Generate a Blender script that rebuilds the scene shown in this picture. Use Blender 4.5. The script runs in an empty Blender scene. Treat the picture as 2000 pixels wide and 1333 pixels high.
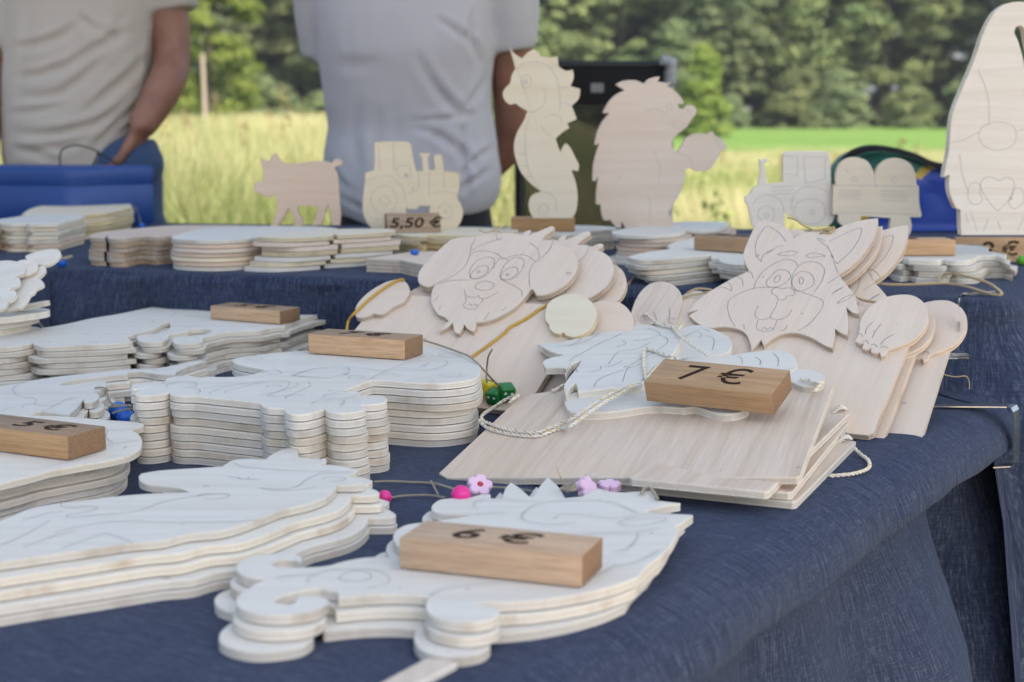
import bpy, bmesh, math, random
import numpy as np
from mathutils import Vector, Matrix, noise as mnoise
from mathutils.geometry import intersect_line_plane

random.seed(7)
rng = np.random.default_rng(7)
scene = bpy.context.scene
COL = scene.collection

# ------------------------------------------------------------------ camera
EYE = Vector((0.0, 0.0, 1.07))
FPX, CX, CY, HORIZON = 3000.0, 1000.0, 666.5, 207.0      # in pixels of the 2000 x 1333 photograph
TILT = math.atan((CY - HORIZON) / FPX)
cam_data = bpy.data.cameras.new("camera")
cam_data.sensor_width = 36.0
cam_data.lens = 36.0 * FPX / 2000.0
cam_data.clip_start, cam_data.clip_end = 0.05, 2000.0
cam_data.dof.use_dof = True
cam_data.dof.focus_distance = 1.47
cam_data.dof.aperture_fstop = 7.0
cam = bpy.data.objects.new("camera", cam_data)
cam.location = EYE
cam.rotation_euler = (math.radians(90) - TILT, 0, 0)
COL.objects.link(cam)
scene.camera = cam

# ------------------------------------------------------------------ sky and sun
SUN_ELEV = math.radians(47)
SUN_AZ = Vector((0.60, -0.80))
world = bpy.data.worlds.new("World")
scene.world = world
world.use_nodes = True
wn = world.node_tree
for n in list(wn.nodes):
    wn.nodes.remove(n)
sky = wn.nodes.new("ShaderNodeTexSky")
sky.sky_type = 'NISHITA'
sky.sun_disc = False
sky.sun_elevation = SUN_ELEV
sky.sun_rotation = math.atan2(SUN_AZ.x, SUN_AZ.y)
sky.dust_density = 3.0
bg = wn.nodes.new("ShaderNodeBackground")
bg.inputs["Strength"].default_value = 0.15
wo = wn.nodes.new("ShaderNodeOutputWorld")
wn.links.new(sky.outputs[0], bg.inputs["Color"])
wn.links.new(bg.outputs[0], wo.inputs["Surface"])

sun_data = bpy.data.lights.new("sun", 'SUN')
sun_data.energy = 4.6
sun_data.angle = math.radians(0.6)
sun_data.color = (1.0, 0.94, 0.84)
sun = bpy.data.objects.new("sun", sun_data)
sdir = Vector((SUN_AZ.x * math.cos(SUN_ELEV), SUN_AZ.y * math.cos(SUN_ELEV), math.sin(SUN_ELEV)))
sun.rotation_euler = sdir.to_track_quat('Z', 'Y').to_euler()
sun.location = (3, -3, 8)
COL.objects.link(sun)

scene.view_settings.view_transform = 'Standard'
scene.view_settings.look = 'None'
scene.view_settings.exposure = 0.98
scene.view_settings.gamma = 1.0
scene.view_settings.use_curve_mapping = False
scene.cycles.max_bounces = 8
scene.cycles.transparent_max_bounces = 12

# ------------------------------------------------------------------ from the photograph to the place
def ray(x, y):
    a, b = (x - CX) / FPX, -(y - CY) / FPX
    c, s = math.cos(TILT), math.sin(TILT)
    return Vector((a, c + b * s, -s + b * c))

def onz(x, y, z):
    d = ray(x, y)
    return EYE + d * ((z - EYE.z) / d.z)

def ony(x, y, Y):
    d = ray(x, y)
    return EYE + d * (Y / d.y)

def project(p):
    d = p - EYE
    c, s = math.cos(TILT), math.sin(TILT)
    f = d.y * c - d.z * s
    u = d.y * s + d.z * c
    return CX + FPX * d.x / f, CY - FPX * u / f

class Frame:
    """a plane in the place: origin, two in-plane axes and the normal"""
    def __init__(self, o, u, v):
        self.o, self.u = Vector(o), Vector(u).normalized()
        v = Vector(v)
        self.n = self.u.cross(v).normalized()
        self.v = self.n.cross(self.u)
    def hit(self, x, y, h=0.0):
        d = ray(x, y)
        o = self.o + self.n * h
        k = (o - EYE).dot(self.n) / d.dot(self.n)
        p = EYE + d * k - o
        return (p.dot(self.u), p.dot(self.v))
    def matrix(self):
        m = Matrix.Identity(4)
        for i, a in enumerate((self.u, self.v, self.n)):
            m[0][i], m[1][i], m[2][i] = a
        m[0][3], m[1][3], m[2][3] = self.o
        return m

def path(s, crop=(0, 0, 1)):
    x0, y0, k = crop
    out = []
    for t in s.split():
        c = t.endswith('!')
        a, b = t.rstrip('!').split(',')
        out.append((x0 + float(a) * k, y0 + float(b) * k, c))
    return out

def smooth(p, closed=True, n=4):
    """curve through the points; a point with a true third entry stays a corner"""
    out, N = [], len(p)
    for i in range(N if closed else N - 1):
        a, b = p[i], p[(i + 1) % N]
        pa = p[i - 1] if (not a[2] and (closed or i > 0)) else a
        pb = p[(i + 2) % N] if (not b[2] and (closed or i + 2 < N)) else b
        lim = math.hypot(b[0] - a[0], b[1] - a[1])
        def tan(q0, q1, k):
            tx, ty = (q1[0] - q0[0]) * 0.5, (q1[1] - q0[1]) * 0.5
            l = math.hypot(tx, ty)
            if l > lim and l > 0:
                tx, ty = tx * lim / l, ty * lim / l
            return tx, ty
        ta, tb = tan(pa, b, 0), tan(a, pb, 1)
        for j in range(n):
            t = j / n
            h00, h10 = 2*t**3 - 3*t**2 + 1, t**3 - 2*t**2 + t
            h01, h11 = -2*t**3 + 3*t**2, t**3 - t**2
            out.append((h00*a[0] + h10*ta[0] + h01*b[0] + h11*tb[0],
                        h00*a[1] + h10*ta[1] + h01*b[1] + h11*tb[1]))
    if not closed:
        out.append((p[-1][0], p[-1][1]))
    return out

# ------------------------------------------------------------------ objects
def link(name, mesh, mats=(), parent=None, matrix=None):
    o = bpy.data.objects.new(name, mesh)
    COL.objects.link(o)
    if mesh is not None:
        for m in mats:
            mesh.materials.append(m)
    if parent is not None:
        o.parent = parent
    if matrix is not None:
        o.matrix_basis = matrix
    return o

def tag(o, label=None, cat=None, group=None, kind=None):
    for k, v in (('label', label), ('category', cat), ('group', group), ('kind', kind)):
        if v:
            o[k] = v
    return o

def empty(name, loc=(0, 0, 0), matrix=None):
    o = bpy.data.objects.new(name, None)
    o.empty_display_size = 0.05
    COL.objects.link(o)
    if matrix is not None:
        o.matrix_basis = matrix
    else:
        o.location = loc
    return o

def copy_tree(o, parent=None):
    c = o.copy()
    COL.objects.link(c)
    c.parent = parent
    for ch in o.children:
        copy_tree(ch, c)
    return c

def from_py(name, verts, faces, smooth_angle=None):
    me = bpy.data.meshes.new(name)
    me.from_pydata([tuple(v) for v in verts], [], faces)
    me.update()
    if smooth_angle is not None:
        me.shade_smooth()
        if smooth_angle > 0:
            me.set_sharp_from_angle(angle=math.radians(smooth_angle))
    return me

def sheet_mesh(name, pts, t, c=0.0004):
    """a sawn sheet: outline pts (plane coordinates), thickness t, edges broken by c"""
    q = [pts[0]]
    for p in pts[1:]:
        if math.hypot(p[0] - q[-1][0], p[1] - q[-1][1]) > 1e-4:
            q.append(p)
    if math.hypot(q[0][0] - q[-1][0], q[0][1] - q[-1][1]) < 1e-4:
        q.pop()
    area = sum(q[i-1][0]*q[i][1] - q[i][0]*q[i-1][1] for i in range(len(q)))
    if area < 0:
        q.reverse()
    N = len(q)
    inner = []
    for i in range(N):
        a, b, d = q[i-1], q[i], q[(i+1) % N]
        e1 = Vector((b[0]-a[0], b[1]-a[1])).normalized()
        e2 = Vector((d[0]-b[0], d[1]-b[1])).normalized()
        e = e1 + e2
        e = e.normalized() if e.length > 1e-6 else e1
        inner.append((b[0] - e.y * c, b[1] + e.x * c))
    v = [(x, y, 0) for x, y in q] + [(x, y, t - c) for x, y in q] + [(x, y, t) for x, y in inner]
    f = [list(range(N))[::-1], [2*N + i for i in range(N)]]
    for i in range(N):
        j = (i + 1) % N
        f.append([i, j, N + j, N + i])
        f.append([N + i, N + j, 2*N + j, 2*N + i])
    me = from_py(name, v, f, 38)
    mi = np.ones(len(f), dtype=np.int32)
    mi[0] = mi[1] = 0
    me.polygons.foreach_set("material_index", mi)
    return me

def ribbons(name, lines, z, w):
    """pencil strokes: flat strips lying on a sheet"""
    v, f = [], []
    for ln in lines:
        k = len(v)
        n = len(ln)
        for i in range(n):
            a, b = ln[max(i-1, 0)], ln[min(i+1, n-1)]
            t = Vector((b[0]-a[0], b[1]-a[1]))
            t = t.normalized() if t.length > 1e-9 else Vector((1, 0))
            ww = w * (0.75 + 0.5 * random.random()) * 0.5
            v.append((ln[i][0] - t.y*ww, ln[i][1] + t.x*ww, z))
            v.append((ln[i][0] + t.y*ww, ln[i][1] - t.x*ww, z))
        for i in range(n - 1):
            f.append([k+2*i, k+2*i+1, k+2*i+3, k+2*i+2])
    return from_py(name, v, f)

def tube(name, pts, r, seg=8, closed=False):
    v, f = [], []
    P = [Vector(p) for p in pts]
    R = r if isinstance(r, (list, tuple)) else [r] * len(P)
    ref = Vector((0, 0, 1))
    prev = None
    for i, p in enumerate(P):
        t = (P[min(i+1, len(P)-1)] - P[max(i-1, 0)])
        t = t.normalized() if t.length > 1e-9 else Vector((1, 0, 0))
        if prev is None:
            a = t.cross(ref if abs(t.z) < 0.9 else Vector((1, 0, 0))).normalized()
        else:
            a = (prev - t * prev.dot(t)).normalized()
        prev = a
        b = t.cross(a)
        for k in range(seg):
            w = 2*math.pi*k/seg
            v.append(p + (a*math.cos(w) + b*math.sin(w)) * R[i])
    n = len(P)
    for i in range(n - 1):
        for k in range(seg):
            l = (k + 1) % seg
            f.append([i*seg+k, i*seg+l, (i+1)*seg+l, (i+1)*seg+k])
    f.append([k for k in range(seg)][::-1])
    f.append([(n-1)*seg + k for k in range(seg)])
    return from_py(name, v, f, 60)

def curve3(pts, n=6):
    """smooth line through points in space"""
    P = [Vector(p) for p in pts]
    out = []
    for i in range(len(P) - 1):
        p0, p1, p2, p3 = P[max(i-1, 0)], P[i], P[i+1], P[min(i+2, len(P)-1)]
        for j in range(n):
            t = j / n
            out.append(0.5*((2*p1) + (p2-p0)*t + (2*p0-5*p1+4*p2-p3)*t*t + (3*p1-p0-3*p2+p3)*t**3))
    out.append(P[-1])
    return out

def twisted(name, pts, r, strands=2, pitch=0.009, seg=6, step=0.0012):
    """cord of strands wound round one another"""
    P = [Vector(p) for p in pts]
    L = [0.0]
    for i in range(1, len(P)):
        L.append(L[-1] + (P[i]-P[i-1]).length)
    n = max(4, int(L[-1] / step))
    line, i = [], 0
    for k in range(n + 1):
        d = L[-1] * k / n
        while i < len(P) - 2 and L[i+1] < d:
            i += 1
        s = (d - L[i]) / max(1e-9, L[i+1] - L[i])
        line.append((P[i].lerp(P[i+1], s), d))
    meshes = []
    for q in range(strands):
        pts2 = []
        for k, (p, d) in enumerate(line):
            t = (line[min(k+1, n)][0] - line[max(k-1, 0)][0]).normalized()
            a = t.cross(Vector((0.1, 0.2, 1))).normalized()
            b = t.cross(a)
            w = 2*math.pi*(d/pitch + q/strands)
            pts2.append(p + (a*math.cos(w) + b*math.sin(w)) * r * 0.52)
        meshes.append(tube(name, pts2, r*0.6, seg))
    return join(name, meshes)

def join(name, meshes):
    bm = bmesh.new()
    for m in meshes:
        bm.from_mesh(m)
    me = bpy.data.meshes.new(name)
    bm.to_mesh(me)
    bm.free()
    for m in meshes:
        bpy.data.meshes.remove(m)
    return me

def box_mesh(name, x0, x1, y0, y1, z0, z1, bev=0.0, seg=2):
    bm = bmesh.new()
    bmesh.ops.create_cube(bm, size=1.0)
    for v in bm.verts:
        v.co = ((x0+x1)/2 + v.co.x*(x1-x0), (y0+y1)/2 + v.co.y*(y1-y0), (z0+z1)/2 + v.co.z*(z1-z0))
    if bev:
        bmesh.ops.bevel(bm, geom=list(bm.edges), offset=bev, segments=seg, profile=0.5, affect='EDGES')
    me = bpy.data.meshes.new(name)
    bm.to_mesh(me)
    bm.free()
    me.shade_smooth()
    me.set_sharp_from_angle(angle=math.radians(40))
    return me

def text_mesh(name, body, size, shear=0.0, bold=0.0, extrude=0.0002):
    cu = bpy.data.curves.new(name, 'FONT')
    cu.body = body
    cu.size = size
    cu.shear = shear
    cu.offset = bold
    cu.extrude = extrude
    cu.align_x, cu.align_y = 'CENTER', 'CENTER'
    cu.resolution_u = 4
    o = bpy.data.objects.new(name, cu)
    COL.objects.link(o)
    bpy.context.view_layer.update()
    me = bpy.data.meshes.new_from_object(o.evaluated_get(bpy.context.evaluated_depsgraph_get()))
    bpy.data.objects.remove(o)
    bpy.data.curves.remove(cu)
    me.name = name
    me.materials.clear()
    return me

def blob(name, c, r, seg=20, ring=12):
    bm = bmesh.new()
    bmesh.ops.create_uvsphere(bm, u_segments=seg, v_segments=ring, radius=1.0)
    for v in bm.verts:
        v.co = Vector((c[0] + v.co.x*r[0], c[1] + v.co.y*r[1], c[2] + v.co.z*r[2]))
    me = bpy.data.meshes.new(name)
    bm.to_mesh(me)
    bm.free()
    me.shade_smooth()
    return me
# ------------------------------------------------------------------ materials
class NT:
    def __init__(self, name):
        self.m = bpy.data.materials.new(name)
        self.m.use_nodes = True
        self.t = self.m.node_tree
        self.b = self.t.nodes["Principled BSDF"]
        self.out = self.t.nodes["Material Output"]
    def n(self, typ, **kw):
        nd = self.t.nodes.new(typ)
        for k, v in kw.items():
            setattr(nd, k, v)
        return nd
    def set(self, sock, v):
        if isinstance(v, bpy.types.NodeSocket):
            self.t.links.new(v, sock)
        else:
            sock.default_value = v
    def coord(self, which="Object", scale=(1, 1, 1), rot=(0, 0, 0), shift=None):
        tc = self.n("ShaderNodeTexCoord")
        mp = self.n("ShaderNodeMapping")
        mp.inputs["Scale"].default_value = scale
        mp.inputs["Rotation"].default_value = rot
        self.t.links.new(tc.outputs[which], mp.inputs["Vector"])
        if shift is not None:
            self.t.links.new(shift, mp.inputs["Location"])
        return mp.outputs[0]
    def noise(self, vec, scale=1.0, detail=3.0, rough=0.5, distort=0.0):
        nd = self.n("ShaderNodeTexNoise")
        self.t.links.new(vec, nd.inputs["Vector"])
        nd.inputs["Scale"].default_value = scale
        nd.inputs["Detail"].default_value = detail
        nd.inputs["Roughness"].default_value = rough
        nd.inputs["Distortion"].default_value = distort
        return nd.outputs["Fac"]
    def ramp(self, fac, stops):
        nd = self.n("ShaderNodeValToRGB")
        el = nd.color_ramp.elements
        while len(el) < len(stops):
            el.new(0.5)
        for e, (p, c) in zip(el, stops):
            e.position = p
            e.color = (*c, 1) if len(c) == 3 else c
        self.t.links.new(fac, nd.inputs[0])
        return nd.outputs[0]
    def mix(self, fac, a, b, mode='MIX'):
        nd = self.n("ShaderNodeMix", data_type='RGBA', blend_type=mode)
        self.set(nd.inputs[0], fac)
        for i, v in ((6, a), (7, b)):
            if isinstance(v, tuple) and len(v) == 3:
                v = (*v, 1)
            self.set(nd.inputs[i], v)
        return nd.outputs[2]
    def math(self, op, a, b=0.0, c=0.0):
        nd = self.n("ShaderNodeMath", operation=op)
        for s, v in zip(nd.inputs, (a, b, c)):
            self.set(s, v)
        return nd.outputs[0]
    def mrange(self, v, a, b, c=0.0, d=1.0):
        nd = self.n("ShaderNodeMapRange")
        for s, q in zip(nd.inputs, (v, a, b, c, d)):
            self.set(s, q)
        return nd.outputs[0]
    def hsv(self, col, h=0.5, s=1.0, v=1.0):
        nd = self.n("ShaderNodeHueSaturation")
        for k, q in (("Hue", h), ("Saturation", s), ("Value", v)):
            self.set(nd.inputs[k], q)
        self.set(nd.inputs["Color"], col)
        return nd.outputs[0]
    def bump(self, h, strength=0.3, dist=0.001):
        nd = self.n("ShaderNodeBump")
        nd.inputs["Strength"].default_value = strength
        nd.inputs["Distance"].default_value = dist
        self.t.links.new(h, nd.inputs["Height"])
        self.t.links.new(nd.outputs[0], self.b.inputs["Normal"])
    def color(self, c):
        self.set(self.b.inputs["Base Color"], c if not (isinstance(c, tuple) and len(c) == 3) else (*c, 1))
    def rough(self, v):
        self.set(self.b.inputs["Roughness"], v)
    def spec(self, v):
        self.b.inputs["Specular IOR Level"].default_value = v
    def rand(self):
        return self.n("ShaderNodeObjectInfo").outputs["Random"]
    def shift(self):
        """a different piece of the texture for each object"""
        r = self.rand()
        nd = self.n("ShaderNodeCombineXYZ")
        for i, k in enumerate((37.0, 91.0, 53.0)):
            self.set(nd.inputs[i], self.math('MULTIPLY', r, k))
        return nd.outputs[0]

def plain(name, c, rough=0.6, spec=0.4, metal=0.0):
    t = NT(name)
    t.color(c); t.rough(rough); t.spec(spec)
    t.b.inputs["Metallic"].default_value = metal
    return t.m

def ply_face(name, c1, c2, along='X', streak=0.5, fine=0.25):
    t = NT(name)
    sc = (3, 75, 75) if along == 'X' else (75, 3, 75)
    sc2 = (20, 480, 480) if along == 'X' else (480, 20, 480)
    sh = t.shift()
    a = t.noise(t.coord("Object", sc, shift=sh), 1.0, 4, 0.55, 0.4)
    b = t.noise(t.coord("Object", sc2, shift=sh), 1.0, 2, 0.6)
    p = t.noise(t.coord("Object", (9, 9, 9), shift=sh), 1.0, 2)
    c = t.ramp(t.mrange(a, 0.5 - 0.5*streak, 0.5 + 0.5*streak), [(0.0, c2), (0.62, c1), (1.0, c1)])
    c = t.mix(t.mrange(b, 0.35, 0.75, 0.0, fine), c, tuple(x*0.72 for x in c2))
    c = t.mix(t.mrange(p, 0.45, 0.8, 0.0, 0.22), c, (c1[0]*0.98, c1[1]*0.86, c1[2]*0.74))
    r = t.rand()
    c = t.hsv(c, 0.5, t.mrange(r, 0, 1, 0.8, 1.15), t.mrange(r, 0, 1, 0.95, 1.04))
    dots = t.noise(t.coord("Object", (95, 95, 95), shift=sh), 1.0, 0)
    c = t.mix(t.mrange(dots, 0.845, 0.86, 0.0, 0.4), c, (0.26, 0.17, 0.10))
    t.color(c); t.rough(0.72); t.spec(0.25)
    t.bump(b, 0.25, 0.0006)
    return t.m

def ply_edge(name, c, dark, burn=0.35):
    t = NT(name)
    sh = t.shift()
    g = t.n("ShaderNodeTexCoord").outputs["Generated"]
    sep = t.n("ShaderNodeSeparateXYZ")
    t.t.links.new(g, sep.inputs[0])
    wob = t.noise(t.coord("Object", (120, 120, 120), shift=sh), 1.0, 2)
    z = t.math('ADD', sep.outputs[2], t.mrange(wob, 0.3, 0.7, -0.05, 0.05))
    d = t.math('ABSOLUTE', t.math('SUBTRACT', z, 0.5))
    core = t.mrange(d, 0.14, 0.2, 1.0, 0.0)
    glue = t.math('MULTIPLY', t.mrange(d, 0.13, 0.17, 0, 1), t.mrange(d, 0.17, 0.21, 1, 0))
    col = t.mix(t.math('MULTIPLY', core, 0.5), c, dark)
    col = t.mix(t.math('MULTIPLY', glue, 0.8), col, tuple(x*0.55 for x in dark))
    fz = t.noise(t.coord("Object", (900, 900, 420), shift=sh), 1.0, 2, 0.7)
    col = t.mix(t.mrange(fz, 0.40, 0.75, 0.0, 0.32), col, tuple(x*0.78 for x in dark))
    br = t.noise(t.coord("Object", (26, 26, 10), shift=sh), 1.0, 3, 0.6)
    col = t.mix(t.mrange(br, 0.52, 0.72, 0.0, burn*1.3), col, (0.34, 0.23, 0.145))
    r = t.rand()
    col = t.hsv(col, 0.5, t.mrange(r, 0, 1, 0.75, 1.25), t.mrange(t.math('FRACT', t.math('MULTIPLY', r, 7.3)), 0, 1, 0.84, 1.06))
    t.color(col); t.rough(0.9); t.spec(0.1)
    t.bump(fz, 0.6, 0.001)
    return t.m

PLY = {
    'white': (ply_face("poplar_face", (0.70, 0.66, 0.605), (0.64, 0.59, 0.525), fine=0.17), ply_edge("poplar_edge", (0.80, 0.735, 0.63), (0.68, 0.60, 0.50))),
    'pink': (ply_face("okoume_face", (0.70, 0.575, 0.48), (0.65, 0.515, 0.415), fine=0.14), ply_edge("okoume_edge", (0.68, 0.59, 0.50), (0.46, 0.34, 0.27))),
    'yellow': (ply_face("birch_face", (0.74, 0.645, 0.50), (0.70, 0.59, 0.44), fine=0.12), ply_edge("birch_edge", (0.76, 0.64, 0.42), (0.60, 0.46, 0.27))),
    'board': (ply_face("limewood_face", (0.66, 0.555, 0.465), (0.54, 0.425, 0.335), along='Y', streak=0.42, fine=0.28), ply_edge("limewood_edge", (0.76, 0.70, 0.62), (0.60, 0.52, 0.43), 0.1)),
    'brown': (ply_face("beech_face", (0.66, 0.50, 0.385), (0.60, 0.43, 0.32), fine=0.16), ply_edge("beech_edge", (0.55, 0.43, 0.32), (0.42, 0.30, 0.22))),
    'sign': (ply_face("sign_face", (0.70, 0.585, 0.49), (0.645, 0.52, 0.425), along='Y', streak=0.6, fine=0.14), ply_edge("sign_edge", (0.66, 0.56, 0.46), (0.46, 0.34, 0.26))),
}
PENCIL = plain("pencil_graphite", (0.25, 0.25, 0.26), 0.7, 0.3)
PENCIL_SOFT = plain("pencil_faint", (0.42, 0.41, 0.41), 0.8, 0.2)
BURN = plain("burnt_wood", (0.035, 0.02, 0.014), 0.85, 0.1)

def oak(name, c1, c2):
    t = NT(name)
    sh = t.shift()
    a = t.noise(t.coord("Object", (8, 160, 160), shift=sh), 1.0, 4, 0.6, 0.3)
    b = t.noise(t.coord("Object", (40, 1400, 1400), shift=sh), 1.0, 2, 0.6)
    c = t.ramp(a, [(0.3, c2), (0.62, c1)])
    c = t.mix(t.mrange(b, 0.5, 0.7, 0.0, 0.55), c, tuple(x*0.5 for x in c2))
    r = t.rand()
    c = t.hsv(c, 0.5, t.mrange(r, 0, 1, 0.9, 1.12), t.mrange(t.math('FRACT', t.math('MULTIPLY', r, 5.7)), 0, 1, 0.85, 1.1))
    t.color(c); t.rough(0.65); t.spec(0.3)
    t.bump(b, 0.45, 0.0008)
    return t.m

def oak_end(name, c1, c2):
    t = NT(name)
    sh = t.shift()
    w = t.n("ShaderNodeTexWave", wave_type='RINGS', rings_direction='X')
    t.t.links.new(t.coord("Object", (60, 60, 60), shift=sh), w.inputs["Vector"])
    w.inputs["Scale"].default_value = 4.0
    w.inputs["Distortion"].default_value = 2.0
    v = t.n("ShaderNodeTexVoronoi")
    t.t.links.new(t.coord("Object", (900, 900, 900), shift=sh), v.inputs["Vector"])
    v.inputs["Scale"].default_value = 1.0
    c = t.mix(w.outputs["Fac"], c1, c2)
    c = t.mix(t.mrange(v.outputs["Distance"], 0.15, 0.45, 0.85, 0.0), c, tuple(x*0.4 for x in c2))
    t.color(c); t.rough(0.8); t.spec(0.2)
    return t.m

OAK = oak("oak_long_grain", (0.55, 0.345, 0.185), (0.43, 0.25, 0.125))
OAK_PINK = oak("oak_pinkish", (0.60, 0.40, 0.25), (0.48, 0.30, 0.175))
OAK_END = oak_end("oak_end_grain", (0.33, 0.205, 0.12), (0.23, 0.13, 0.07))
OAK_DARK = oak("oak_weathered_top", (0.37, 0.26, 0.17), (0.26, 0.165, 0.10))

def denim(name):
    t = NT(name)
    u = t.coord("UV", (1500, 110, 1))
    v = t.coord("UV", (110, 1500, 1))
    u2 = t.coord("UV", (560, 26, 1))
    v2 = t.coord("UV", (26, 560, 1))
    weave = t.math('MULTIPLY', t.noise(u, 1.0, 2, 0.6), 0.62)
    weave = t.math('ADD', weave, t.math('MULTIPLY', t.noise(v, 1.0, 2, 0.6), 0.38))
    slub = t.math('ADD', t.math('MULTIPLY', t.noise(u2, 1.0, 3, 0.6), 0.72), t.math('MULTIPLY', t.noise(v2, 1.0, 3, 0.6), 0.28))
    f = t.math('ADD', t.math('MULTIPLY', weave, 0.55), t.math('MULTIPLY', slub, 0.45))
    c = t.ramp(t.mrange(f, 0.34, 0.69), [(0.0, (0.006, 0.010, 0.026)), (0.5, (0.030, 0.041, 0.078)), (1.0, (0.165, 0.185, 0.245))])
    lo = t.noise(t.coord("UV", (5, 5, 1)), 1.0, 3)
    c = t.mix(t.mrange(lo, 0.35, 0.7, 0.0, 0.15), c, (0.075, 0.085, 0.115))
    t.color(c); t.rough(0.85); t.spec(0.15)
    t.b.inputs["Sheen Weight"].default_value = 0.05
    t.b.inputs["Sheen Roughness"].default_value = 0.5
    t.b.inputs["Sheen Tint"].default_value = (0.55, 0.65, 0.95, 1)
    t.bump(f, 0.5, 0.0012)
    return t.m
DENIM = denim("blue_denim_weave")

def fabric(name, c, amount=0.12, scale=900):
    t = NT(name)
    a = t.noise(t.coord("Object", (scale, scale, scale*0.2)), 1.0, 2, 0.6)
    b = t.noise(t.coord("Object", (9, 9, 9)), 1.0, 3)
    col = t.mix(t.mrange(a, 0.3, 0.7, 0.0, amount*2), c, tuple(x*0.72 for x in c))
    col = t.mix(t.mrange(b, 0.4, 0.8, 0.0, amount), col, tuple(min(1, x*1.15) for x in c))
    t.color(col); t.rough(0.9); t.spec(0.1)
    t.b.inputs["Sheen Weight"].default_value = 0.15
    t.bump(a, 0.2, 0.001)
    return t.m

def skin_mat():
    t = NT("sunburnt_skin")
    a = t.noise(t.coord("Object", (14, 14, 14)), 1.0, 4, 0.6)
    b = t.noise(t.coord("Object", (260, 260, 260)), 1.0, 2)
    c = t.ramp(a, [(0.3, (0.22, 0.10, 0.065)), (0.7, (0.33, 0.16, 0.11))])
    c = t.mix(t.mrange(b, 0.4, 0.8, 0.0, 0.25), c, (0.28, 0.13, 0.085))
    t.color(c); t.rough(0.5); t.spec(0.4)
    t.b.inputs["Subsurface Weight"].default_value = 0.08
    t.b.inputs["Subsurface Radius"].default_value = (0.012, 0.005, 0.003)
    t.bump(b, 0.15, 0.001)
    return t.m
SKIN = skin_mat()
HAIR = plain("hair_brown", (0.09, 0.06, 0.04), 0.6)
EYE_WHITE = plain("eye_white", (0.75, 0.74, 0.72), 0.3)
SHIRT_BEIGE = fabric("beige_grey_cotton", (0.49, 0.435, 0.38))
SHIRT_GREY = fabric("lilac_grey_jersey", (0.46, 0.435, 0.455), 0.1, 700)
JEANS = fabric("jeans_blue", (0.05, 0.085, 0.17), 0.2)
BLACK_CLOTH = fabric("black_cloth", (0.018, 0.017, 0.019), 0.1)

def plastic(name, c, rough=0.35):
    t = NT(name)
    a = t.noise(t.coord("Object", (500, 500, 500)), 1.0, 2)
    t.color(t.mix(t.mrange(a, 0.3, 0.7, 0, 0.12), c, tuple(x*0.7 for x in c)))
    t.rough(t.mrange(a, 0.3, 0.7, rough, rough + 0.12)); t.spec(0.5)
    return t.m
BLUE_BOX = plastic("blue_enamel", (0.013, 0.055, 0.23), 0.4)
BLUE_BEAD = plastic("blue_bead_gloss", (0.01, 0.12, 0.55), 0.25)
PINK_BEAD = plastic("magenta_bead_gloss", (0.72, 0.02, 0.25), 0.3)
PALE_PINK = plastic("pale_pink_gloss", (0.74, 0.50, 0.66), 0.35)
RED = plastic("red_paint", (0.45, 0.02, 0.03), 0.4)
GREEN_DIE = plastic("green_gloss", (0.01, 0.16, 0.03), 0.25)
YELLOW_DIE = plastic("yellow_gloss", (0.62, 0.50, 0.02), 0.25)
LIME = plastic("lime_bead", (0.13, 0.42, 0.03), 0.35)
ORANGE = plastic("orange_bead", (0.65, 0.12, 0.02), 0.4)
WHITE_DOT = plain("white_paint", (0.78, 0.78, 0.78), 0.4)
BLACK_PLASTIC = plain("black_plastic", (0.012, 0.012, 0.013), 0.45)
STEEL = plain("brushed_steel", (0.62, 0.62, 0.63), 0.22, 0.5, 1.0)
GREY_METAL = plain("grey_tube_metal", (0.30, 0.30, 0.31), 0.4, 0.5, 0.6)
GOLD = plain("gold_thread", (0.75, 0.52, 0.14), 0.3, 0.5, 0.9)

def acrylic():
    t = NT("clear_acrylic")
    t.color((0.93, 0.95, 0.96)); t.rough(0.06)
    t.b.inputs["Transmission Weight"].default_value = 1.0
    t.b.inputs["IOR"].default_value = 1.46
    return t.m
ACRYLIC = acrylic()

def fibre(name, c1, c2):
    t = NT(name)
    a = t.noise(t.coord("Object", (1500, 1500, 1500)), 1.0, 3, 0.6)
    t.color(t.mix(t.mrange(a, 0.3, 0.7), c1, c2)); t.rough(0.85); t.spec(0.15)
    return t.m
JUTE = fibre("jute_fibre", (0.60, 0.46, 0.28), (0.40, 0.29, 0.16))
TWINE = fibre("grey_twine_fibre", (0.40, 0.35, 0.27), (0.25, 0.21, 0.16))
WHITE_CORD = fibre("white_cotton_cord", (0.82, 0.77, 0.70), (0.64, 0.58, 0.50))
YELLOW_CORD = fibre("yellow_cord", (0.55, 0.34, 0.06), (0.45, 0.27, 0.05))

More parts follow.
